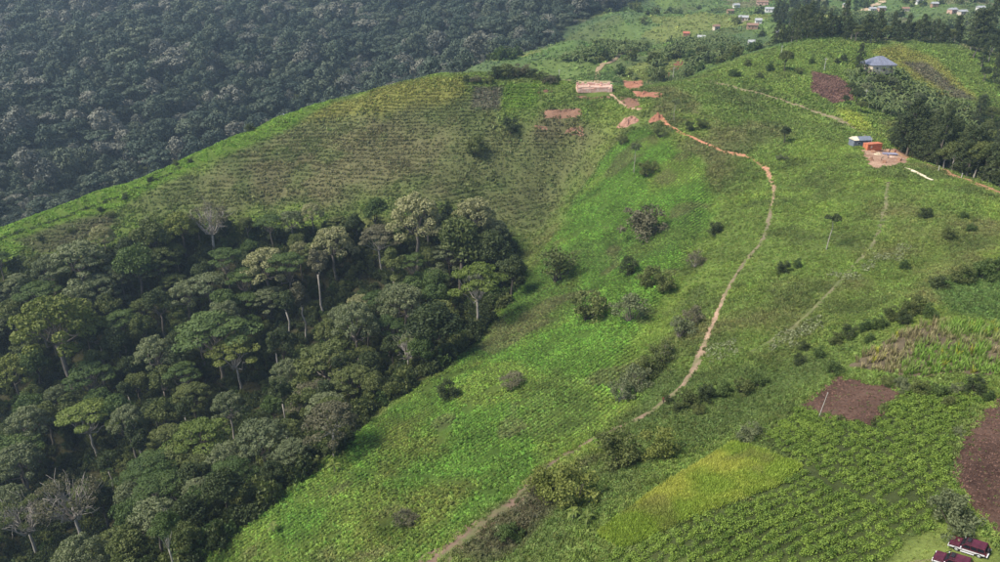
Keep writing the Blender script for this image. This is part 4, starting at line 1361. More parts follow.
BY = [m_.copy() for m_ in BL]
for m_ in BY: m_.materials.clear(); m_.materials.append(LEAF['young'])
def banana(x, y, s, label, group=None):
    o = thing('banana_plant', label, 'banana plant', (x, y, float(height(x, y)[0])), RNG.uniform(0, 6.28), s, group)
    child('stem', BS, o); child('leaves', (BL if group else BY)[RNG.integers(4)], o)
GROVE = poly([(846,76),(866,70),(885,72),(905,78),(930,92),(950,102),(975,112),(985,124),(960,135),(935,122),(905,112),(890,118),(862,108),(855,95)])
lo, hi = GROVE.min(0), GROVE.max(0)
spots = poisson(lo[0], hi[0], lo[1], hi[1], 2.5, lambda X, Y: inside(GROVE, X, Y), 5000)
for x, y in spots[:260]:
    banana(x, y, RNG.uniform(1.0, 1.5), 'grey-green banana plant in the grove below the grey-roofed house', 'banana plants in the grove')
print('bananas', len(spots))
for (a, b, w) in [(858,92,16),(866,86,14),(872,80,12),(880,78,14),(852,86,12),(893,80,12),(862,104,12),(878,92,10),(900,88,10),(846,98,9),(920,96,12),(935,112,12),(955,120,12),(908,104,12)]:
    Bsh(a, b, w, 'round', ['dark', 'olive', 'grey'][int(a) % 3], 'dark leafy tree standing among the banana plants', 'grove_tree', 'tree', 'trees in the banana grove', tall=.7)
p = at(573, 519); banana(p[0], p[1], .72, 'young bright banana plant by the gully, left of its pair')
p = at(586, 524); banana(p[0], p[1], .68, 'young bright banana plant by the gully, right of its pair')
p = at(335, 472); banana(p[0], p[1], .9, 'pale banana plant at the upper corner of the lower crop field')
p = at(274, 532); banana(p[0], p[1], .8, 'pale banana plant low in the crop field')

# far banana groves and hedges beyond the ridge
G2 = [poly(v) for v in ([(648,78),(655,58),(668,48),(700,42),(728,42),(745,46),(720,58),(690,74),(668,82)], [(560,62),(590,48),(640,42),(650,52),(620,56),(585,70)], [(905,24),(1000,12),(1000,30),(960,34),(915,34)], [(830,14),(880,14),(900,26),(850,30)])]
x = RNG.uniform(-10, 560, 60000); y = RNG.uniform(415, 900, 60000)
g2 = np.max([sdist(P, x, y) for P in G2], 0)
nse = fbm(x, y, 28, 3, 81)
ok = ((g2 > 0) | (nse > .72)) & (x > WOOD_X(y) + 5) & (RNG.random(60000) < np.where(g2 > 0, .35, .12))
ok &= in_view(x, y, height(x, y), 1.1) & (sdist(poly([(655,82),(672,62),(686,54),(688,70),(672,82)]), x, y) < 0)
x, y = x[ok], y[ok]; k = len(x)
s = RNG.uniform(1.1, 1.9, k)
scatter('far_banana_grove', BL, np.c_[x, y, height(x, y) - .6], up_rot(k, .1), s, RNG.integers(0, 4, k), np.ones((k, 3)), 'grey-green banana groves over the far farmed valley', 'banana grove')
FS = [proto_tree('shrub', l, 'dark', .3)[1] for l in ('dark', 'green', 'olive')]
x = RNG.uniform(-10, 620, 30000); y = RNG.uniform(420, 1250, 30000)
gl = np.abs(((x * .8 + y * .5 + fbm(x, y, 60, 2, 21) * 50) / 38) % 1 - .5) > .47
nse = fbm(x, y, 45, 3, 83)
ok = (x > WOOD_X(y) + 6) & ((gl & (RNG.random(30000) < .16)) | ((nse > .64) & (RNG.random(30000) < .10)) | (y > 900) & (RNG.random(30000) < .2)) & in_view(x, y, height(x, y), 1.1)
x, y = x[ok], y[ok]; k = len(x)
s = RNG.uniform(.8, 2.0, k)
scatter('far_trees', FS, np.c_[x, y, height(x, y) - .3], up_rot(k, .1), np.c_[s, s, s * RNG.uniform(.9, 1.5, k)], RNG.integers(0, 3, k), np.ones((k, 3)), 'hedges and small trees scattered over the far farmed valley', 'trees')
print('far bananas and trees', k)

# ------------------------------------------------------------------ maize, grain, white flowers
MZ = [tuft(10, .25, 2.0, COVER, .07, .7) for _ in range(3)]
m0, m1 = at(880, 372)[:2], at(1000, 345)[:2]
um = (m1 - m0) / np.linalg.norm(m1 - m0); vm = np.array([-um[1], um[0]])
uu, vv = np.meshgrid(np.arange(-40, 60, .6), np.arange(-25, 40, 1.25))
P = m0 + (uu.ravel() + RNG.uniform(-.2, .2, uu.size))[:, None] * um + (vv.ravel() + RNG.uniform(-.15, .15, uu.size))[:, None] * vm
x, y = P[:, 0], P[:, 1]
gr = sstep(.42, .58, fbm(x, y, 9, 2, 91) + np.interp(x / y, [.55, .85], [-.14, .14]))
ok = (sdist(MAIZE, x, y) > .4) & (RNG.random(len(x)) < .55 + .4 * gr)
x, y, gr = x[ok], y[ok], gr[ok]; k = len(x)
gr = np.clip(gr + RNG.normal(0, .25, k), 0, 1)
c = lerp(np.tile((.30, .25, .13), (k, 1)), (.19, .31, .05), gr)
c[RNG.random(k) < .06] = (.34, .34, .04)
scatter('maize', MZ, np.c_[x, y, height(x, y)], up_rot(k, .1), np.c_[np.full(k, 1.0), np.full(k, 1.0), RNG.uniform(.6, 1.1, k)], RNG.integers(0, 3, k), c, 'half-dry maize standing in rows on the right-hand slope', 'maize')
GR = [tuft(26, .5, .55, COVER, .035, .5) for _ in range(3)]
lo, hi = RICE.min(0), RICE.max(0)
x = RNG.uniform(lo[0], hi[0], 15000); y = RNG.uniform(lo[1], hi[1], 15000)
ok = sdist(RICE, x, y) > .1; x, y = x[ok], y[ok]; k = len(x)
c = lerp(np.tile((.27, .36, .055), (k, 1)), (.44, .45, .09), sstep(.35, .65, fbm(x, y, 8, 3, 93))) * RNG.uniform(.8, 1.2, (k, 1))
c = lerp(c, (.26, .24, .09), sstep(.66, .82, fbm(x, y, 5, 2, 94)) * .5)
scatter('grain', GR, np.c_[x, y, height(x, y) + .2], up_rot(k, .1), RNG.uniform(.8, 1.2, k), RNG.integers(0, 3, k), c, 'ripening yellow-green grain standing in the small plot', 'grain')
WF = [clump(16, .4, .3, .11, COVER, knobs=3)]
xs_, ys_ = [], []
for P, n in ((poly([(838,275),(870,262),(905,248),(915,255),(880,268),(845,282)]), 900), (poly([(765,350),(780,333),(812,318),(818,324),(800,340),(770,355)]), 700), (poly([(705,350),(725,343),(735,352),(712,362)]), 200)):
    lo, hi = P.min(0), P.max(0)
    x = RNG.uniform(lo[0] - 3, hi[0] + 3, n * 3); y = RNG.uniform(lo[1] - 3, hi[1] + 3, n * 3)
    ok = sdist(P, x, y) + (fbm(x, y, 4, 2, 95) - .5) * 9 > 0
    xs_.append(x[ok]); ys_.append(y[ok])
x = np.concatenate(xs_); y = np.concatenate(ys_); k = len(x)
scatter('wild_flowers', WF, np.c_[x, y, height(x, y) + .25], up_rot(k, .2), RNG.uniform(.6, 1.2, k), np.zeros(k, int), np.tile((.27, .29, .16), (k, 1)) * RNG.uniform(.6, 1.25, (k, 1)), 'drifts of whitish wild flowers in the grass beside the faint track', 'flowers')

# ------------------------------------------------------------------ houses, sheds
def hip_house(label, loc, rz, L, W, H, roof_h, wall_m, roof_m, cat='house', group=None, gable=False, over=.5, win=2, chim=False):
    o = thing('house', label, cat, loc, rz, 1.0, group)
    bm = bmesh.new(); box(bm, -L/2, L/2, -W/2, W/2, -1.5, H)
    child('wall', mesh_of(bm, 'wall', wall_m), o)
    a, b = L/2 + over, W/2 + over
    r = (a - b * .9) if not gable else a
    r = max(r, .05)
    z0, z1 = H - .05, H + roof_h
    V = [(-a, -b, z0), (a, -b, z0), (a, b, z0), (-a, b, z0), (-r, 0, z1), (r, 0, z1)]
    V += [(x_, y_, z_ - .12) for x_, y_, z_ in V[:4]]
    F = [(0, 1, 5, 4), (1, 2, 5), (2, 3, 4, 5), (3, 0, 4), (6, 7, 1, 0), (7, 8, 2, 1), (8, 9, 3, 2), (9, 6, 0, 3), (9, 8, 7, 6)]
    me = bpy.data.meshes.new('roof'); me.from_pydata(V, [], F); me.materials.append(roof_m)
    rf = child('roof', me, o)
    if chim:
        n_ = int((2 * a) / .6)
        V, F = [], []
        for i in range(1, n_):
            x_ = -a + 2 * a * i / n_
            t = 1 - max(0, (abs(x_) - r)) / (a - r + 1e-6)
            tube(V, F, [(x_, -b, z0 + .03), (x_, -b + b * t, z0 + (z1 - z0) * t + .03)], [.035, .035], 4)
        me = bpy.data.meshes.new('ridge_cap'); me.from_pydata([tuple(map(float, v)) for v in V], [], F); me.materials.append(roof_m)
        child('roof_seam', me, rf)
    bm = bmesh.new(); box(bm, -.45, .45, -W/2 - .05, -W/2 + .02, 0, 2.0)
    child('door', mesh_of(bm, 'door', MD), o)
    for i in range(win):
        x_ = (-L * .3, L * .3)[i % 2]
        bm = bmesh.new(); box(bm, x_ - .5, x_ + .5, -W/2 - .06, -W/2 + .02, .9, 1.8)
        wd = child('window', mesh_of(bm, 'window', MWF), o)
        bm = bmesh.new(); box(bm, x_ - .42, x_ + .42, -W/2 - .075, -W/2 - .05, .98, 1.72)
        child('pane', mesh_of(bm, 'pane', MGL), wd)
    return o
MD = simple_mat('door_wood', (.14, .09, .06), .7)
MWF = simple_mat('window_frame', (.45, .42, .38), .7)
MGL = simple_mat('window_glass', (.03, .035, .04), .15, .1)
WALLS = {'cream': simple_mat('plaster_cream', (.52, .44, .34), .9, .15), 'white': simple_mat('plaster_white', (.66, .63, .58), .9, .12), 'mud': simple_mat('wall_mud', (.33, .21, .14), .95, .25),
         'pink': simple_mat('plaster_pink', (.50, .33, .26), .9, .2), 'brick': simple_mat('brick_orange', (.42, .20, .11), .9, .25)}
def tin(name, col):
    m, nt, out = new_mat(name)
    b = nd(nt, 'ShaderNodeBsdfPrincipled')
    f = noise(nt, .7, 4)
    lk(nt, ramp(nt, f, [(.3, tuple(c * .8 for c in col)), (.7, tuple(min(1, c * 1.15) for c in col))]), b.inputs['Base Color'])
    b.inputs['Roughness'].default_value = .5; b.inputs['Metallic'].default_value = .25
    w = nd(nt, 'ShaderNodeTexWave'); w.inputs['Scale'].default_value = 2.5
    lk(nt, nd(nt, 'ShaderNodeTexCoord').outputs['Object'], w.inputs['Vector'])
    bp = nd(nt, 'ShaderNodeBump'); bp.inputs['Strength'].default_value = .4; bp.inputs['Distance'].default_value = .05
    lk(nt, w.outputs['Fac'], bp.inputs['Height']); lk(nt, bp.outputs[0], b.inputs['Normal'])
    lk(nt, b.outputs[0], out.inputs[0])
    return m
ROOF = {'blue': tin('roof_blue_grey', (.20, .21, .27)), 'silver': tin('roof_silver', (.42, .42, .41)), 'red': tin('roof_red', (.40, .13, .08)), 'rust': tin('roof_rust', (.30, .18, .12)), 'grey': tin('roof_grey', (.34, .34, .34))}
p = at(877, 70)
hip_house('house with grey-blue pitched metal roof on the knoll', (p[0], p[1], p[2] + .2), .15, 12.5, 10.5, 2.9, 3.6, WALLS['cream'], ROOF['blue'], chim=True)
for a, b, w, wl, rf, lab in [
    (743,21,9,'cream','silver','long cream house in the upper village beyond the ridge'), (752,29,10,'mud','rust','brownish mud house below the long cream house'),
    (758,24,6,'white','silver','small white-roofed house beside the brownish mud house'), (686,37,6,'brick','red','small house with red roof among far bananas'),
    (701,41,7,'white','silver','small white house right of the red-roofed one'), (762,5,11,'pink','rust','pinkish house at the top edge above the village'),
    (769,12,8,'white','silver','white-roofed house below the pinkish one at the top edge'), (779,36,6,'cream','grey','cream house left of the windbreak'),
    (799,39,7,'pink','silver','pinkish house at the left foot of the windbreak'), (751,46,6,'white','silver','tiny white house just behind the knoll'),
    (952,13,8,'pink','silver','pinkish house on the far right hillside'), (962,15,8,'cream','silver','cream house beside the pinkish far one'),
    (980,11,7,'white','silver','white house near the top right corner'), (919,5,6,'white','grey','tiny house at the top edge above the windbreak'),
    (881,11,7,'pink','silver','pinkish house by the far dirt road'), (872,12,6,'white','silver','white-roofed house by the far dirt road'), (730,14,6,'mud','rust','small mud house above the village'), (716,30,6,'cream','rust','small rusty-roofed house left of the long cream house'), (736,8,6,'white','silver','small pale house left of the pinkish top-edge house'), (905,12,6,'cream','rust','small house behind the middle of the windbreak'), (934,7,6,'mud','silver','small mud house left of the pinkish far-hillside house'), (990,20,6,'pink','silver','small pinkish house at the right picture edge'), (846,8,6,'cream','silver','small cream house left of the far dirt road')]:
    p = at(a, b)
    d = p[1] * math.cos(PITCH) + (CAM_Z - p[2]) * math.sin(PITCH)
    L = max(4.5, w * d / FOC)
    hip_house(lab, (p[0], p[1], p[2] + .3), RNG.uniform(-.4, .4), L, L * .7, 2.7, 1.4, WALLS[wl], ROOF[rf], group='houses beyond the ridge', gable=True, over=.35)
strip('dirt_road', pline([(856,14),(868,9),(880,3),(890,-4)]), 6.0, path_mat('far_road', [(0, (.40, .30, .20)), (1, (.40, .30, .20))], gr=.1), 'tan dirt road among the far houses at the top edge', lift=.5, seed=6)
strip('path', pline([(590,86),(598,72),(612,62),(628,52),(645,50)]), 3.0, path_mat('far_path', [(0, (.34, .22, .14)), (1, (.24, .19, .12))], gr=.3), 'thin path climbing the far green spur', lift=.4, seed=7)

# ---- the building site on the shoulder
def face_to(p, q):
    return math.atan2(q[1] - p[1], q[0] - p[0])
sheet('cleared_earth', SITE, soil_mat('pale_earth', (.24, .13, .085), (.52, .36, .25), 1.3), 'pale trampled earth of the building site below the orange container', lift=.15, rough=.15, step=.8, wob=1.0)
pA, pB = at(863, 150), at(880, 151)
ang = face_to(pA, pB)
m_or = simple_mat('container_orange', (.46, .15, .075), .65, .3, 1.5)
o = thing('container', 'orange metal shipping container on the building site', 'container', tuple((pA + pB) / 2), ang)
bm = bmesh.new()
box(bm, -3.0, 3.0, -1.2, 1.2, .05, 2.55)
child('body', mesh_of(bm, 'body', m_or), o)
ribs = bmesh.new(); box(ribs, -.06, .06, -1.26, 1.26, .2, 2.45); rib_me = mesh_of(ribs, 'rib', m_or)
for i in range(17):
    child('rib', rib_me, o, (-2.8 + i * .35, 0, 0))
bm = bmesh.new(); box(bm, -3.05, 3.05, -1.28, 1.28, 2.5, 2.66, .03); child('top_frame', mesh_of(bm, 'top_frame', m_or), o)
bm = bmesh.new(); box(bm, -1.7, -1.1, -1.285, -1.2, 1.2, 1.9); child('notice', mesh_of(bm, 'notice', WALLS['cream']), o)
pC = at(861, 147)
o = thing('shed', 'grey-blue metal shed with cream gable end beside the orange container', 'shed', (pC[0], pC[1] + 1.5, pC[2]), ang - .12)
m_sh = tin('sheet_blue_grey', (.20, .22, .26)); m_cr = simple_mat('sheet_cream', (.66, .58, .42), .6, .1)
bm = bmesh.new(); box(bm, -3.3, 3.3, -1.7, 1.7, -.6, 2.5); child('wall', mesh_of(bm, 'wall', m_sh), o)
V = [(-3.5, -2, 2.45), (3.5, -2, 2.45), (3.5, 2, 2.45), (-3.5, 2, 2.45), (-3.5, 0, 3.5), (3.5, 0, 3.5)]
me = bpy.data.meshes.new('roof'); me.from_pydata(V, [], [(0, 1, 5, 4), (2, 3, 4, 5), (1, 2, 5), (3, 0, 4), (3, 2, 1, 0)]); me.materials.append(m_sh); child('roof', me, o)
V = [(-3.53, -2.02, 2.5), (-1.6, -2.02, 2.5), (-1.6, 2.02, 2.5), (-3.53, 2.02, 2.5), (-3.53, 0, 3.55), (-1.6, 0, 3.55)]
me = bpy.data.meshes.new('roof_sheet'); me.from_pydata(V, [], [(0, 1, 5, 4), (2, 3, 4, 5), (1, 2, 5), (3, 0, 4)]); me.materials.append(m_cr); child('roof_sheet', me, o)
for x_ in (-1.4, .9):
    bm = bmesh.new(); box(bm, x_ - .5, x_ + .5, -1.76, -1.68, 1.0, 1.8); wd = child('window', mesh_of(bm, 'window', WALLS['white']), o)
    bm = bmesh.new(); box(bm, x_ - .4, x_ + .4, -1.775, -1.75, 1.08, 1.72); child('pane', mesh_of(bm, 'pane', MGL), wd)
bm = bmesh.new(); box(bm, 2.0, 2.85, -1.75, -1.68, -.3, 1.9); child('door', mesh_of(bm, 'door', WALLS['white']), o)
m_post = simple_mat('post_white', (.45, .43, .38), .8, .1)
def post(px, py, h, label, r=.09, arm=False, name='post', cat='post', lean=0.0):
    p = at(px, py)
    o = thing(name, label, cat, tuple(p), RNG.uniform(-.5, .5))
    o.rotation_euler[1] = lean
    V, F = [], []; tube(V, F, [(0, 0, -.4), (0, 0, h * .5), (0, 0, h)], [r, r * .9, r * .75], 8)
    me = bpy.data.meshes.new('shaft'); me.from_pydata([tuple(map(float, v)) for v in V], [], F); me.materials.append(m_post); child('shaft', me, o)
    bm = bmesh.new(); box(bm, -r * 1.3, r * 1.3, -r * 1.3, r * 1.3, h, h + .08); child('cap', mesh_of(bm, 'cap', m_post), o)
    if arm:
        bm = bmesh.new(); box(bm, -.8, .8, -.06, .06, h - .5, h - .38); child('crossarm', mesh_of(bm, 'crossarm', m_post), o)
post(870, 148, 3.6, 'white post at the corner of the grey-blue shed', .12)
post(938, 172, 1.8, 'white post on the verge of the red dirt road', .12)
post(961, 179, 1.7, 'white post on the red dirt road, near the tall trees', .12)
post(673, 78, 6, 'thin white pole beside the red field patch beyond the ridge', .16, True, 'pole', 'pole')
post(559, 80, 6, 'white pole right of the ridge copse', .16, True, 'pole', 'pole')
post(824, 71, 6, 'white pole above the maroon plot on the knoll', .14, True, 'pole', 'pole')
post(864, 104, 6, 'white pole at the near edge of the banana grove', .15, True, 'pole', 'pole')
post(781, 55, 4.5, 'white pole behind the lone olive tree on the knoll', .14, True, 'pole', 'pole')
post(818, 419, 5.2, 'leaning bare pale pole at the edge of the small ploughed plot', .05, False, 'pole', 'pole', .12)
# timber lying on the grass
m_tim = simple_mat('timber', (.62, .52, .38), .8, .15)
for (a, b, c_, d_, lab) in [(905,169,926,178,'upper of two long pale timbers lying on the grass'), (911,172,933,181.5,'lower of two long pale timbers lying on the grass')]:
    p, q = at(a, b), at(c_, d_)
    L = np.linalg.norm(q - p); n_ = 8
    t = np.linspace(0, 1, n_); P = p + (q - p) * t[:, None]; P[:, 2] = height(P[:, 0], P[:, 1]) + .34
    V, F = [], []; tube(V, F, P, [.24] * n_, 8)
    F.append(tuple(range(7, -1, -1)))
    tag(mesh_obj('timber', V, F, m_tim, smooth=False), lab, 'timber', 'timbers on the grass')
# heaps of earth, rubble
def heap(name, px, py, w, hgt, mat, label, cat, squash=.6, group=None):
    p = at(px, py)
    d = p[1] * math.cos(PITCH) + (CAM_Z - p[2]) * math.sin(PITCH)
    rx = w * .5 * d / FOC; ry = rx * squash
    V, F = [], []; nr_, na_ = 9, 26
    sd = RNG.uniform(0, 50)
    for i in range(nr_ + 1):
        t = i / nr_
        for k in range(na_):
            a = 2 * math.pi * k / na_
            wob = 1 + .45 * (fbm(np.cos(a) * 1.5 + sd, np.sin(a) * 1.5, 1, 3, 9) - .5) * 2
            x_ = p[0] + rx * t * math.cos(a) * wob; y_ = p[1] + ry * t * math.sin(a) * wob
            lump = (fbm(x_, y_, .8, 3, 7) - .45) * 2.2
            V.append((x_, y_, hgt * (1 - t ** 1.3) * (.55 + lump) - (.5 if i == nr_ else 0)))
    V = np.array(V, float); V[:, 2] = np.maximum(V[:, 2], -.5) + height(V[:, 0], V[:, 1])
    for i in range(nr_):
        for k in range(na_):
            k2 = (k + 1) % na_
            F.append((i * na_ + k, (i + 1) * na_ + k, (i + 1) * na_ + k2, i * na_ + k2))
    return tag(mesh_obj(name, V, F, mat, smooth=False), label, cat, group)
E_red = soil_mat('earth_red', (.22, .085, .050), (.42, .21, .135), 1.3)
E_pink = soil_mat('earth_pink', (.42, .27, .20), (.66, .49, .39), 1.0)
E_brown = soil_mat('earth_brown', (.15, .078, .050), (.30, .175, .115), 1.3)
heap('earth_mound', 656, 119, 15, 2.4, E_red, 'red earth mound at the upper end of the footpath', 'mound', .7)
heap('rubble_heap', 628, 122, 20, 2.2, soil_mat('rubble', (.26, .12, .08), (.58, .36, .27), 2.2), 'reddish rubble heap left of the red earth mound', 'rubble', .8)
heap('earth_mound', 634, 85, 15, 2.0, E_red, 'orange earth mound right of the pale foundation', 'mound', .5)
heap('earth_mound', 643, 95, 22, 1.5, E_red, 'long red earth bank below the orange earth mound', 'mound', .3)
heap('earth_mound', 632, 102, 15, 1.6, E_brown, 'brown stony mound beside the short earth ramp', 'mound', .8)
heap('earth_mound', 870, 161, 11, 1.3, E_brown, 'brown heap of earth below the orange container', 'mound', .7)
heap('sand_heap', 877, 155, 9, 1.1, soil_mat('sand', (.45, .36, .24), (.66, .56, .40), 1.5), 'pale heap of sand on the building site', 'sand', .8)
heap('rubble_heap', 892, 158, 7, .7, E_pink, 'small pink rubble heap among the workers', 'rubble', .8)
m_br = soil_mat('brick_stack', (.34, .17, .10), (.56, .36, .25), 2.0)
for i, (a, b, L_, lab) in enumerate([(873,153,2.2,'stack of pale bricks at the foot of the orange container'), (884,163,1.8,'stack of bricks nearest the grass on the building site'), (899,161,1.6,'stack of bricks at the timber end of the building site')]):
    p = at(a, b)
    o = thing('brick_stack', lab, 'bricks', (p[0], p[1], p[2] + .1), RNG.uniform(0, 1.5), 1.0, 'brick stacks on the building site')
    for lv in range(3):
        for j in range(4):
            if lv == 2 and RNG.random() < .4: continue
            bm = bmesh.new(); box(bm, -L_ / 2 + j * L_ / 4 + .02, -L_ / 2 + (j + 1) * L_ / 4 - .02, -.55, .55, lv * .32, lv * .32 + .3, .02)
            child('brick_course', mesh_of(bm, 'brick_course', m_br), o)
p = at(890, 155)
o = thing('roofing_sheets', 'low stack of lilac-grey roofing sheets beside the workers', 'roofing sheets', (p[0], p[1], p[2] + .15), ang - .3)
m_lil = tin('sheet_lilac', (.34, .32, .40))
for j in range(5):
    bm = bmesh.new(); box(bm, -2.2, 2.2, -1.1, 1.1, j * .09, j * .09 + .06)
    c_ = child('sheet', mesh_of(bm, 'sheet', m_lil), o, (RNG.uniform(-.2, .2), RNG.uniform(-.15, .15), 0)); c_.rotation_euler[2] = RNG.uniform(-.08, .08)
for pts_, mt_, lab in [([(622,80),(644,80),(642,90),(626,91)], E_red, 'orange bare soil patch right of the pink foundation'), ([(630,91),(660,91),(664,98),(645,99)], E_red, 'red bare soil strip below the orange patch'),
        ([(544,109),(582,108),(581,118),(546,118)], E_brown, 'reddish bare shelf of the upper terrace'), ([(566,127),(585,127),(584,135),(566,135)], E_brown, 'reddish bare shelf of the lower terrace'), ([(534,125),(549,125),(549,132),(535,132)], E_brown, 'small bare shelf left of the lower terrace'),
        ([(618,96),(642,98),(644,109),(626,110)], E_brown, 'brown trampled soil beside the short earth ramp'), ([(574,96),(612,96),(610,99),(578,99)], E_brown, 'brown spoil spread below the pink foundation')]:
    sheet('bare_soil', poly(pts_), mt_, lab, lift=.25, rough=.3, step=1.1, wob=1.2)
strip('wheel_track', pline([(958,560),(935,562),(905,566),(880,574)]), [1.6, 1.4, 1.2], path_mat('rut_earth', [(0, (.16, .14, .07)), (1, (.15, .14, .06))], gr=.6), 'worn wheel track in the grass by the parked cars', seed=9, lift=.05)
# cut banks of the little terraces
for (a, b, w, h_, lab) in [(562,112,30,1.3,'long red cut bank of the upper terrace on the ridge'), (541,128,12,1.2,'short red cut bank, left of the lower terrace'), (571,131,16,1.2,'red cut bank, right of the lower terrace'), (545,92,20,.9,'brown strip of bare bank beside the green ridge plot')]:
    heap('earth_bank', a, b, w, h_, E_brown, lab, 'bank', .12)
# foundation on the ridge: rough courses of pink block round an earth floor
pF, pG = at(577, 90), at(611, 90)
ang2 = face_to(pF, pG); LF = np.linalg.norm((pG - pF)[:2]); WF_ = 6.0
o = thing('foundation', 'pale pink block foundation walls on the ridge top', 'foundation', tuple((pF + pG) / 2), ang2)
zf = float(o.location.z)
def zl(x_, y_):
    X = o.location.x + x_ * math.cos(ang2) - y_ * math.sin(ang2); Y = o.location.y + x_ * math.sin(ang2) + y_ * math.cos(ang2)
    return float(height(X, Y)[0]) - zf
bl = [simple_mat('block_pink_%d' % i, c_, .95, .2, 3) for i, c_ in enumerate([(.68, .42, .33), (.74, .50, .40), (.58, .33, .25)])]
bms = []
for i in range(3):
    bm = bmesh.new(); box(bm, -.58, .58, -.3, .3, -.3, .3, .05); bms.append(mesh_of(bm, 'block', bl[i]))
def course(x0, y0, x1, y1, nlev):
    L = math.hypot(x1 - x0, y1 - y0); n_ = max(1, int(L / 1.2)); an = math.atan2(y1 - y0, x1 - x0)
    for j in range(nlev):
        for i in range(n_):
            if j == nlev - 1 and RNG.random() < .4: continue
            t = (i + .5) / n_
            x_, y_ = x0 + (x1 - x0) * t, y0 + (y1 - y0) * t
            c_ = child('block', bms[RNG.integers(3)], o, (x_, y_, base_z + j * .62 + RNG.uniform(-.03, .03)))
            c_.rotation_euler = (0, 0, an + RNG.uniform(-.06, .06))
base_z = zl(0, -WF_ / 2) + .1
course(-LF/2, -WF_/2, LF/2, -WF_/2, 4); course(-LF/2, WF_/2, LF/2, WF_/2, 6)
for x_ in (-LF/2, -LF/6, LF/5, LF/2): course(x_, -WF_/2 + .9, x_, WF_/2 - .9, 5)
V = [(-LF/2, -WF_/2, 0), (LF/2, -WF_/2, 0), (LF/2, WF_/2, 0), (-LF/2, WF_/2, 0)]
bm = bmesh.new(); box(bm, -LF/2 + .3, LF/2 - .3, -WF_/2 + .3, WF_/2 - .3, base_z - 2, base_z + 2.15); child('earth_fill', mesh_of(bm, 'earth_fill', E_pink), o)

# ------------------------------------------------------------------ parked cars
m_mar = simple_mat('paint_maroon', (.080, .014, .026), .42, .3, 1.6, 0.15, coat=.25)
m_wht = simple_mat('paint_white', (.70, .68, .68), .35, .08, 1.0, 0.0, coat=.3)
m_blk = simple_mat('trim_black', (.018, .018, .02), .55, .2)
m_gls = simple_mat('car_glass', (.015, .017, .022), .08, .1)
m_tyr = simple_mat('tyre', (.022, .022, .023), .85, .2)
m_rim = simple_mat('rim', (.62, .62, .62), .4, .1, 2, .3)
m_lmp = simple_mat('lamp_lens', (.75, .75, .72), .15, .05)
m_tail = simple_mat('tail_lens', (.40, .03, .02), .2, .1)
def prism(prof, half, mat, name, inset=0.0, bev=.04):
    """side outline (x, z) extruded across the car; inset narrows the upper points"""
    zs = [p[1] for p in prof]; z0, z1 = min(zs), max(zs)
    bm = bmesh.new()
    def w(z): return half - inset * (z - z0) / (z1 - z0 + 1e-6)
    A = [bm.verts.new((x_, w(z_), z_)) for x_, z_ in prof]; B = [bm.verts.new((x_, -w(z_), z_)) for x_, z_ in prof]
    bm.faces.new(A); bm.faces.new(B[::-1])
    n_ = len(prof)
    for i in range(n_):
        bm.faces.new((A[(i + 1) % n_], A[i], B[i], B[(i + 1) % n_]))
    bmesh.ops.recalc_face_normals(bm, faces=bm.faces)
    bmesh.ops.bevel(bm, geom=[e for e in bm.edges], offset=bev, segments=2, affect='EDGES', profile=.6)
    return mesh_of(bm, name, mat)
def arch_profile():
    P = [(-2.32, .62), (-2.36, 1.0), (-2.30, 1.08), (2.02, 1.06), (2.30, .98), (2.34, .62), (1.95, .50)]
    for cx in (1.38, -1.42):
        for a in np.linspace(0, math.pi, 7): P.append((cx + .47 * math.cos(a), .42 + .47 * math.sin(a)))
        if cx > 0: P.append((.5, .45)); P.append((-.6, .45))
    P.append((-2.0, .50))
    return P
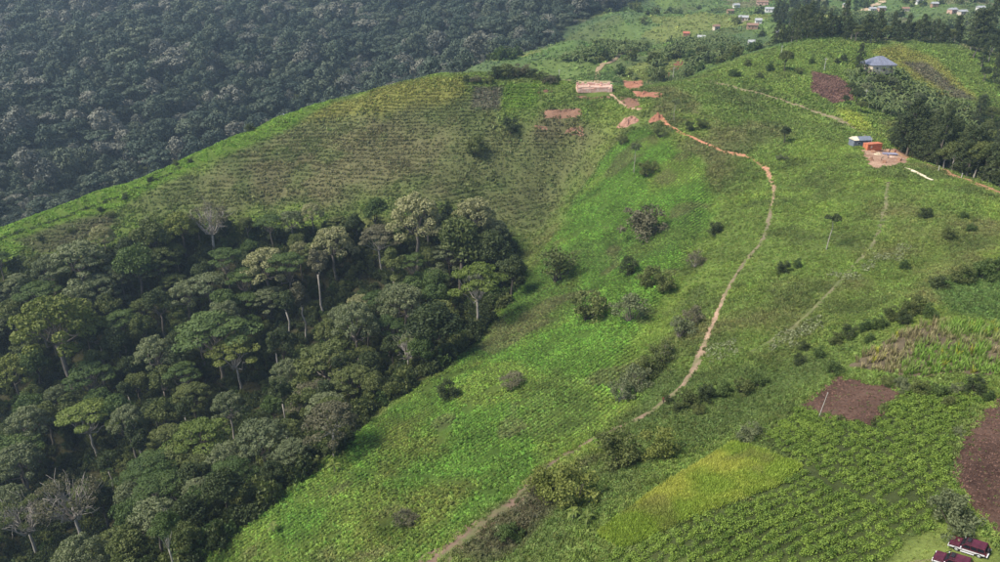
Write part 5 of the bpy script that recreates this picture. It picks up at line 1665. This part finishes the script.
def suv(label, loc, rz, tilt, two_tone):
    o = thing('parked_car', label, 'car', loc, rz, .8, 'cars parked on the grass')
    o.rotation_euler = (tilt[0], tilt[1], rz)
    child('body', prism(arch_profile(), .90, m_mar, 'body', .03, .05), o)
    # bonnet swells a little above the wings
    bm = bmesh.new(); box(bm, .98, 2.15, -.72, .72, 1.03, 1.16, .06); child('bonnet', mesh_of(bm, 'bonnet', m_mar), o)
    child('cabin', prism([(-2.30, 1.04), (-2.24, 1.74), (.18, 1.76), (.92, 1.08), (.95, 1.04)], .86, m_mar, 'cabin', .12, .05), o)
    bm = bmesh.new(); box(bm, -2.16, .16, -.70, .70, 1.745, 1.815, .05); child('roof', mesh_of(bm, 'roof', m_mar), o)
    def pane(nm, pts):
        me = bpy.data.meshes.new(nm)
        n_ = len(pts); c = np.mean(pts, 0)
        me.from_pydata([tuple(map(float, p)) for p in pts], [], [tuple(range(n_))]); me.materials.append(m_gls)
        return child(nm, me, o)
    pane('windscreen', [(.255, -.66, 1.715), (.255, .66, 1.715), (.925, .76, 1.105), (.925, -.76, 1.105)])
    pane('rear_window', [(-2.262, .64, 1.66), (-2.262, -.64, 1.66), (-2.305, -.72, 1.16), (-2.305, .72, 1.16)])
    for s in (1, -1):
        def W(x_, z_): return (x_, s * (.872 - .12 * (z_ - 1.04) / .72), z_)
        for xs4 in ([(.10, 1.66), (-.42, 1.66), (-.42, 1.14), (.66, 1.14)], [(-.52, 1.66), (-1.22, 1.66), (-1.22, 1.14), (-.52, 1.14)], [(-1.32, 1.66), (-2.12, 1.66), (-2.16, 1.14), (-1.32, 1.14)]):
            pane('side_window', [W(*q) for q in xs4][::s])
        bm = bmesh.new(); box(bm, -2.2, 2.2, s * .905 - .025, s * .905 + .025, .60, .84, .015); child('side_stripe', mesh_of(bm, 'side_stripe', m_wht if two_tone else m_rim), o)
        bm = bmesh.new(); box(bm, -.85, .85, s * .98 - .09, s * .98 + .09, .36, .42, .015); child('running_board', mesh_of(bm, 'running_board', m_rim), o)
        bm = bmesh.new(); box(bm, .62, .74, s * 1.0 - .12, s * 1.0 + .12, 1.10, 1.28, .03); child('mirror', mesh_of(bm, 'mirror', m_wht), o)
        bm = bmesh.new(); box(bm, 2.29, 2.36, s * .66 - .16, s * .66 + .16, .78, .96, .02); child('headlight', mesh_of(bm, 'headlight', m_lmp), o)
        bm = bmesh.new(); box(bm, -2.38, -2.33, s * .76 - .08, s * .76 + .08, .74, 1.0, .015); child('tail_light', mesh_of(bm, 'tail_light', m_tail), o)
        for cx in (1.38, -1.42):
            wv, wf = [], []
            y0, y1 = s * .70, s * .93
            ring = [(.40, y0), (.40, y1), (.36, y1 + s * .015), (.24, y1 + s * .015), (.24, y0)]
            na = 22
            for r_, y_ in ring:
                for k in range(na): wv.append((r_ * math.cos(2 * math.pi * k / na), y_, r_ * math.sin(2 * math.pi * k / na)))
            for i in range(len(ring)):
                for k in range(na):
                    i2 = (i + 1) % len(ring); wf.append((i * na + k, i * na + (k + 1) % na, i2 * na + (k + 1) % na, i2 * na + k))
            me = bpy.data.meshes.new('wheel'); me.from_pydata(wv, [], wf); me.materials.append(m_tyr); me.shade_smooth()
            wh = child('wheel', me, o, (cx, 0, .40))
            bm = bmesh.new(); bmesh.ops.create_cone(bm, cap_ends=True, segments=18, radius1=.245, radius2=.20, depth=.10)
            bmesh.ops.rotate(bm, verts=bm.verts, matrix=Matrix.Rotation(-s * math.pi / 2, 3, 'X')); bmesh.ops.translate(bm, verts=bm.verts, vec=(0, s * .915, 0))
            child('rim', mesh_of(bm, 'rim', m_rim), wh)
    bm = bmesh.new(); box(bm, 2.28, 2.46, -.88, .88, .46, .68, .05); child('front_bumper', mesh_of(bm, 'front_bumper', m_wht), o)
    bm = bmesh.new(); box(bm, 2.30, 2.36, -.44, .44, .74, .98, .02); child('grille', mesh_of(bm, 'grille', m_blk), o)
    bm = bmesh.new(); box(bm, -2.48, -2.30, -.86, .86, .44, .64, .05); child('rear_bumper', mesh_of(bm, 'rear_bumper', m_wht), o)
    bm = bmesh.new(); bmesh.ops.create_cone(bm, cap_ends=True, segments=20, radius1=.36, radius2=.34, depth=.22)
    bmesh.ops.rotate(bm, verts=bm.verts, matrix=Matrix.Rotation(math.pi / 2, 3, 'Y')); bmesh.ops.translate(bm, verts=bm.verts, vec=(-2.46, -.1, 1.05))
    child('spare_wheel', mesh_of(bm, 'spare_wheel', m_tyr), o)
    rk = bmesh.new()
    for y_ in (-.62, .62): box(rk, -.55, .14, y_ - .025, y_ + .025, 1.85, 1.89)
    for x_ in (-.5, -.22, .08): box(rk, x_ - .025, x_ + .025, -.62, .62, 1.815, 1.85)
    child('roof_rack', mesh_of(rk, 'roof_rack', m_blk), o)
    bm = bmesh.new(); box(bm, -.42, .05, -.42, .30, 1.855, 2.02, .06); child('roof_bag', mesh_of(bm, 'roof_bag', m_blk), o)
    V, F = [], []; tube(V, F, [(1.2, -.90, .95), (1.0, -.93, 1.2), (.40, -.86, 1.78), (.28, -.86, 1.92)], [.05, .05, .05, .06], 6)
    me = bpy.data.meshes.new('snorkel'); me.from_pydata([tuple(map(float, v)) for v in V], [], F); me.materials.append(m_blk); child('snorkel', me, o)
    return o
def park(label, f, r, two_tone):
    a, b = at(*f), at(*r)
    c = (a + b) / 2; dv = a - b
    rz = math.atan2(dv[1], dv[0])
    h = lambda x_, y_: float(height(c[0] + x_ * math.cos(rz) - y_ * math.sin(rz), c[1] + x_ * math.sin(rz) + y_ * math.cos(rz))[0])
    pitch = -math.atan2(h(1.4, 0) - h(-1.4, 0), 2.8); roll = math.atan2(h(0, .8) - h(0, -.8), 1.6)
    suv(label, (c[0], c[1], (h(1.4, .8) + h(1.4, -.8) + h(-1.4, .8) + h(-1.4, -.8)) / 4 - .02), rz, (roll, pitch), two_tone)
park('maroon off-road car with white side stripe, upper of the parked pair', (954, 545), (986, 555), True)
park('maroon off-road car cut by the bottom edge, lower of the parked pair', (938, 560), (970, 570), True)

# ------------------------------------------------------------------ people on the site and the path
def person_mesh(pose):
    sw = {'stand': 0, 'walk': .22, 'bend': 0}[pose]
    bend = .9 if pose == 'bend' else .05
    def up(t, h):                                            # torso point t metres above the hip, leaning forward by bend
        return Vector((math.sin(bend) * t, 0, .92 + math.cos(bend) * t))
    pts = {'pel': Vector((0, 0, .92)), 'wst': up(.16, 0), 'chs': up(.40, 0), 'nk': up(.54, 0), 'hd': up(.62, 0), 'top': up(.80, 0)}
    par = [('pel', 'wst'), ('wst', 'chs'), ('chs', 'nk'), ('nk', 'hd'), ('hd', 'top')]
    rad = {'pel': (.15, .12), 'wst': (.13, .10), 'chs': (.17, .11), 'nk': (.055, .055), 'hd': (.085, .075), 'top': (.07, .065)}
    for s, n_ in ((1, 'l'), (-1, 'r')):
        f = sw * s
        pts['hip' + n_] = Vector((0, .10 * s, .86)); pts['kn' + n_] = Vector((f * .6 + .03, .11 * s, .48)); pts['an' + n_] = Vector((f, .11 * s, .09)); pts['to' + n_] = Vector((f + .17, .12 * s, .04))
        par += [('pel', 'hip' + n_), ('hip' + n_, 'kn' + n_), ('kn' + n_, 'an' + n_), ('an' + n_, 'to' + n_)]
        rad.update({'hip' + n_: (.095, .10), 'kn' + n_: (.062, .065), 'an' + n_: (.045, .045), 'to' + n_: (.045, .03)})
        c = pts['chs'] + Vector((0, .19 * s, .04)); pts['sh' + n_] = c
        pts['el' + n_] = c + Vector((-f * .5 + .02, .05 * s, -.28)); pts['wr' + n_] = c + Vector((-f * .9 + .12, .03 * s, -.52)); pts['ha' + n_] = c + Vector((-f + .15, .03 * s, -.62))
        par += [('chs', 'sh' + n_), ('sh' + n_, 'el' + n_), ('el' + n_, 'wr' + n_), ('wr' + n_, 'ha' + n_)]
        rad.update({'sh' + n_: (.07, .065), 'el' + n_: (.047, .047), 'wr' + n_: (.034, .034), 'ha' + n_: (.042, .025)})
    names = list(pts)
    me = bpy.data.meshes.new('body')
    me.from_pydata([pts[k] for k in names], [(names.index(a), names.index(b)) for a, b in par], [])
    ob = bpy.data.objects.new('tmp', me); COL.objects.link(ob)
    sk = ob.modifiers.new('s', 'SKIN')
    for i, k in enumerate(names):
        me.skin_vertices[0].data[i].radius = rad[k]
        me.skin_vertices[0].data[i].use_root = (k == 'pel')
    sb = ob.modifiers.new('d', 'SUBSURF'); sb.levels = sb.render_levels = 2
    dg = bpy.context.evaluated_depsgraph_get()
    out = bpy.data.meshes.new_from_object(ob.evaluated_get(dg))
    bpy.data.objects.remove(ob)
    out.shade_smooth()
    return out
M_skin = simple_mat('skin', (.10, .055, .035), .6, .1)
M_hair = simple_mat('hair', (.012, .010, .009), .8, .1)
def person(px, py, pose, shirt, trous, rz, label):
    me = person_mesh(pose)
    me.materials.clear()
    for mm in (simple_mat('trousers', trous, .9), simple_mat('shirt', shirt, .9), M_skin, M_hair): me.materials.append(mm)
    hd = max(v.co.z for v in me.vertices)
    for f in me.polygons:
        z_ = f.center.z; x_ = f.center.x; yy = abs(f.center.y)
        if pose == 'bend':
            t = (f.center - Vector((0, 0, .92))).length
            f.material_index = 2 if (t > .58 and f.center.z > .8) else (1 if (f.center.z > .95 or (t < .6 and f.center.z > .75 and x_ > .15)) else 0)
        else:
            f.material_index = 3 if z_ > hd - .10 else 2 if (z_ > 1.45 or (yy > .2 and z_ < 1.0)) else 1 if z_ > .93 else 0
        if z_ < .08: f.material_index = 3
    p = at(px, py)
    o = thing('person', label, 'person', tuple(p), rz)
    o.location.z += .18 if 860 < px < 910 else .1
    child('figure', me, o)
person(889, 154, 'stand', (.02, .03, .09), (.03, .03, .05), 2.0, 'person in dark blue standing on the building site')
person(894.5, 155, 'walk', (.16, .03, .03), (.04, .03, .04), .6, 'person in dark red walking at the edge of the building site')
person(883, 150.5, 'stand', (.03, .03, .035), (.03, .03, .035), -1.0, 'person in black at the end of the orange container')
person(888, 159, 'bend', (.05, .08, .22), (.04, .04, .06), 2.6, 'person in blue bending over near the pale earth')
person(881, 161, 'bend', (.09, .10, .05), (.05, .04, .04), -.5, 'person in dull green bending low on the pale earth')
person(898.5, 152, 'stand', (.62, .45, .10), (.20, .17, .12), 1.2, 'person in yellow standing beside the red dirt road')
person(663, 404, 'walk', (.14, .025, .025), (.05, .03, .03), .9, 'person in dark red walking on the footpath bend')
person(284, 117, 'stand', (.70, .70, .70), (.25, .25, .25), 1.9, 'person in white standing on the far left crest')

# ------------------------------------------------------------------ the air
bm = bmesh.new(); box(bm, -1750, 1750, -340, 2760, -140, 460)
m, nt, out = new_mat('haze_air')
pv = nd(nt, 'ShaderNodeVolumePrincipled')
pv.inputs['Color'].default_value = (.60, .80, 1.0, 1)
pv.inputs['Density'].default_value = .00016
pv.inputs['Anisotropy'].default_value = .2
lk(nt, pv.outputs[0], out.inputs['Volume'])
hz = bpy.data.objects.new('haze', mesh_of(bm, 'haze', m)); COL.objects.link(hz)
tag(hz, 'thin bluish haze in the air over the valleys', 'haze', None, 'stuff')
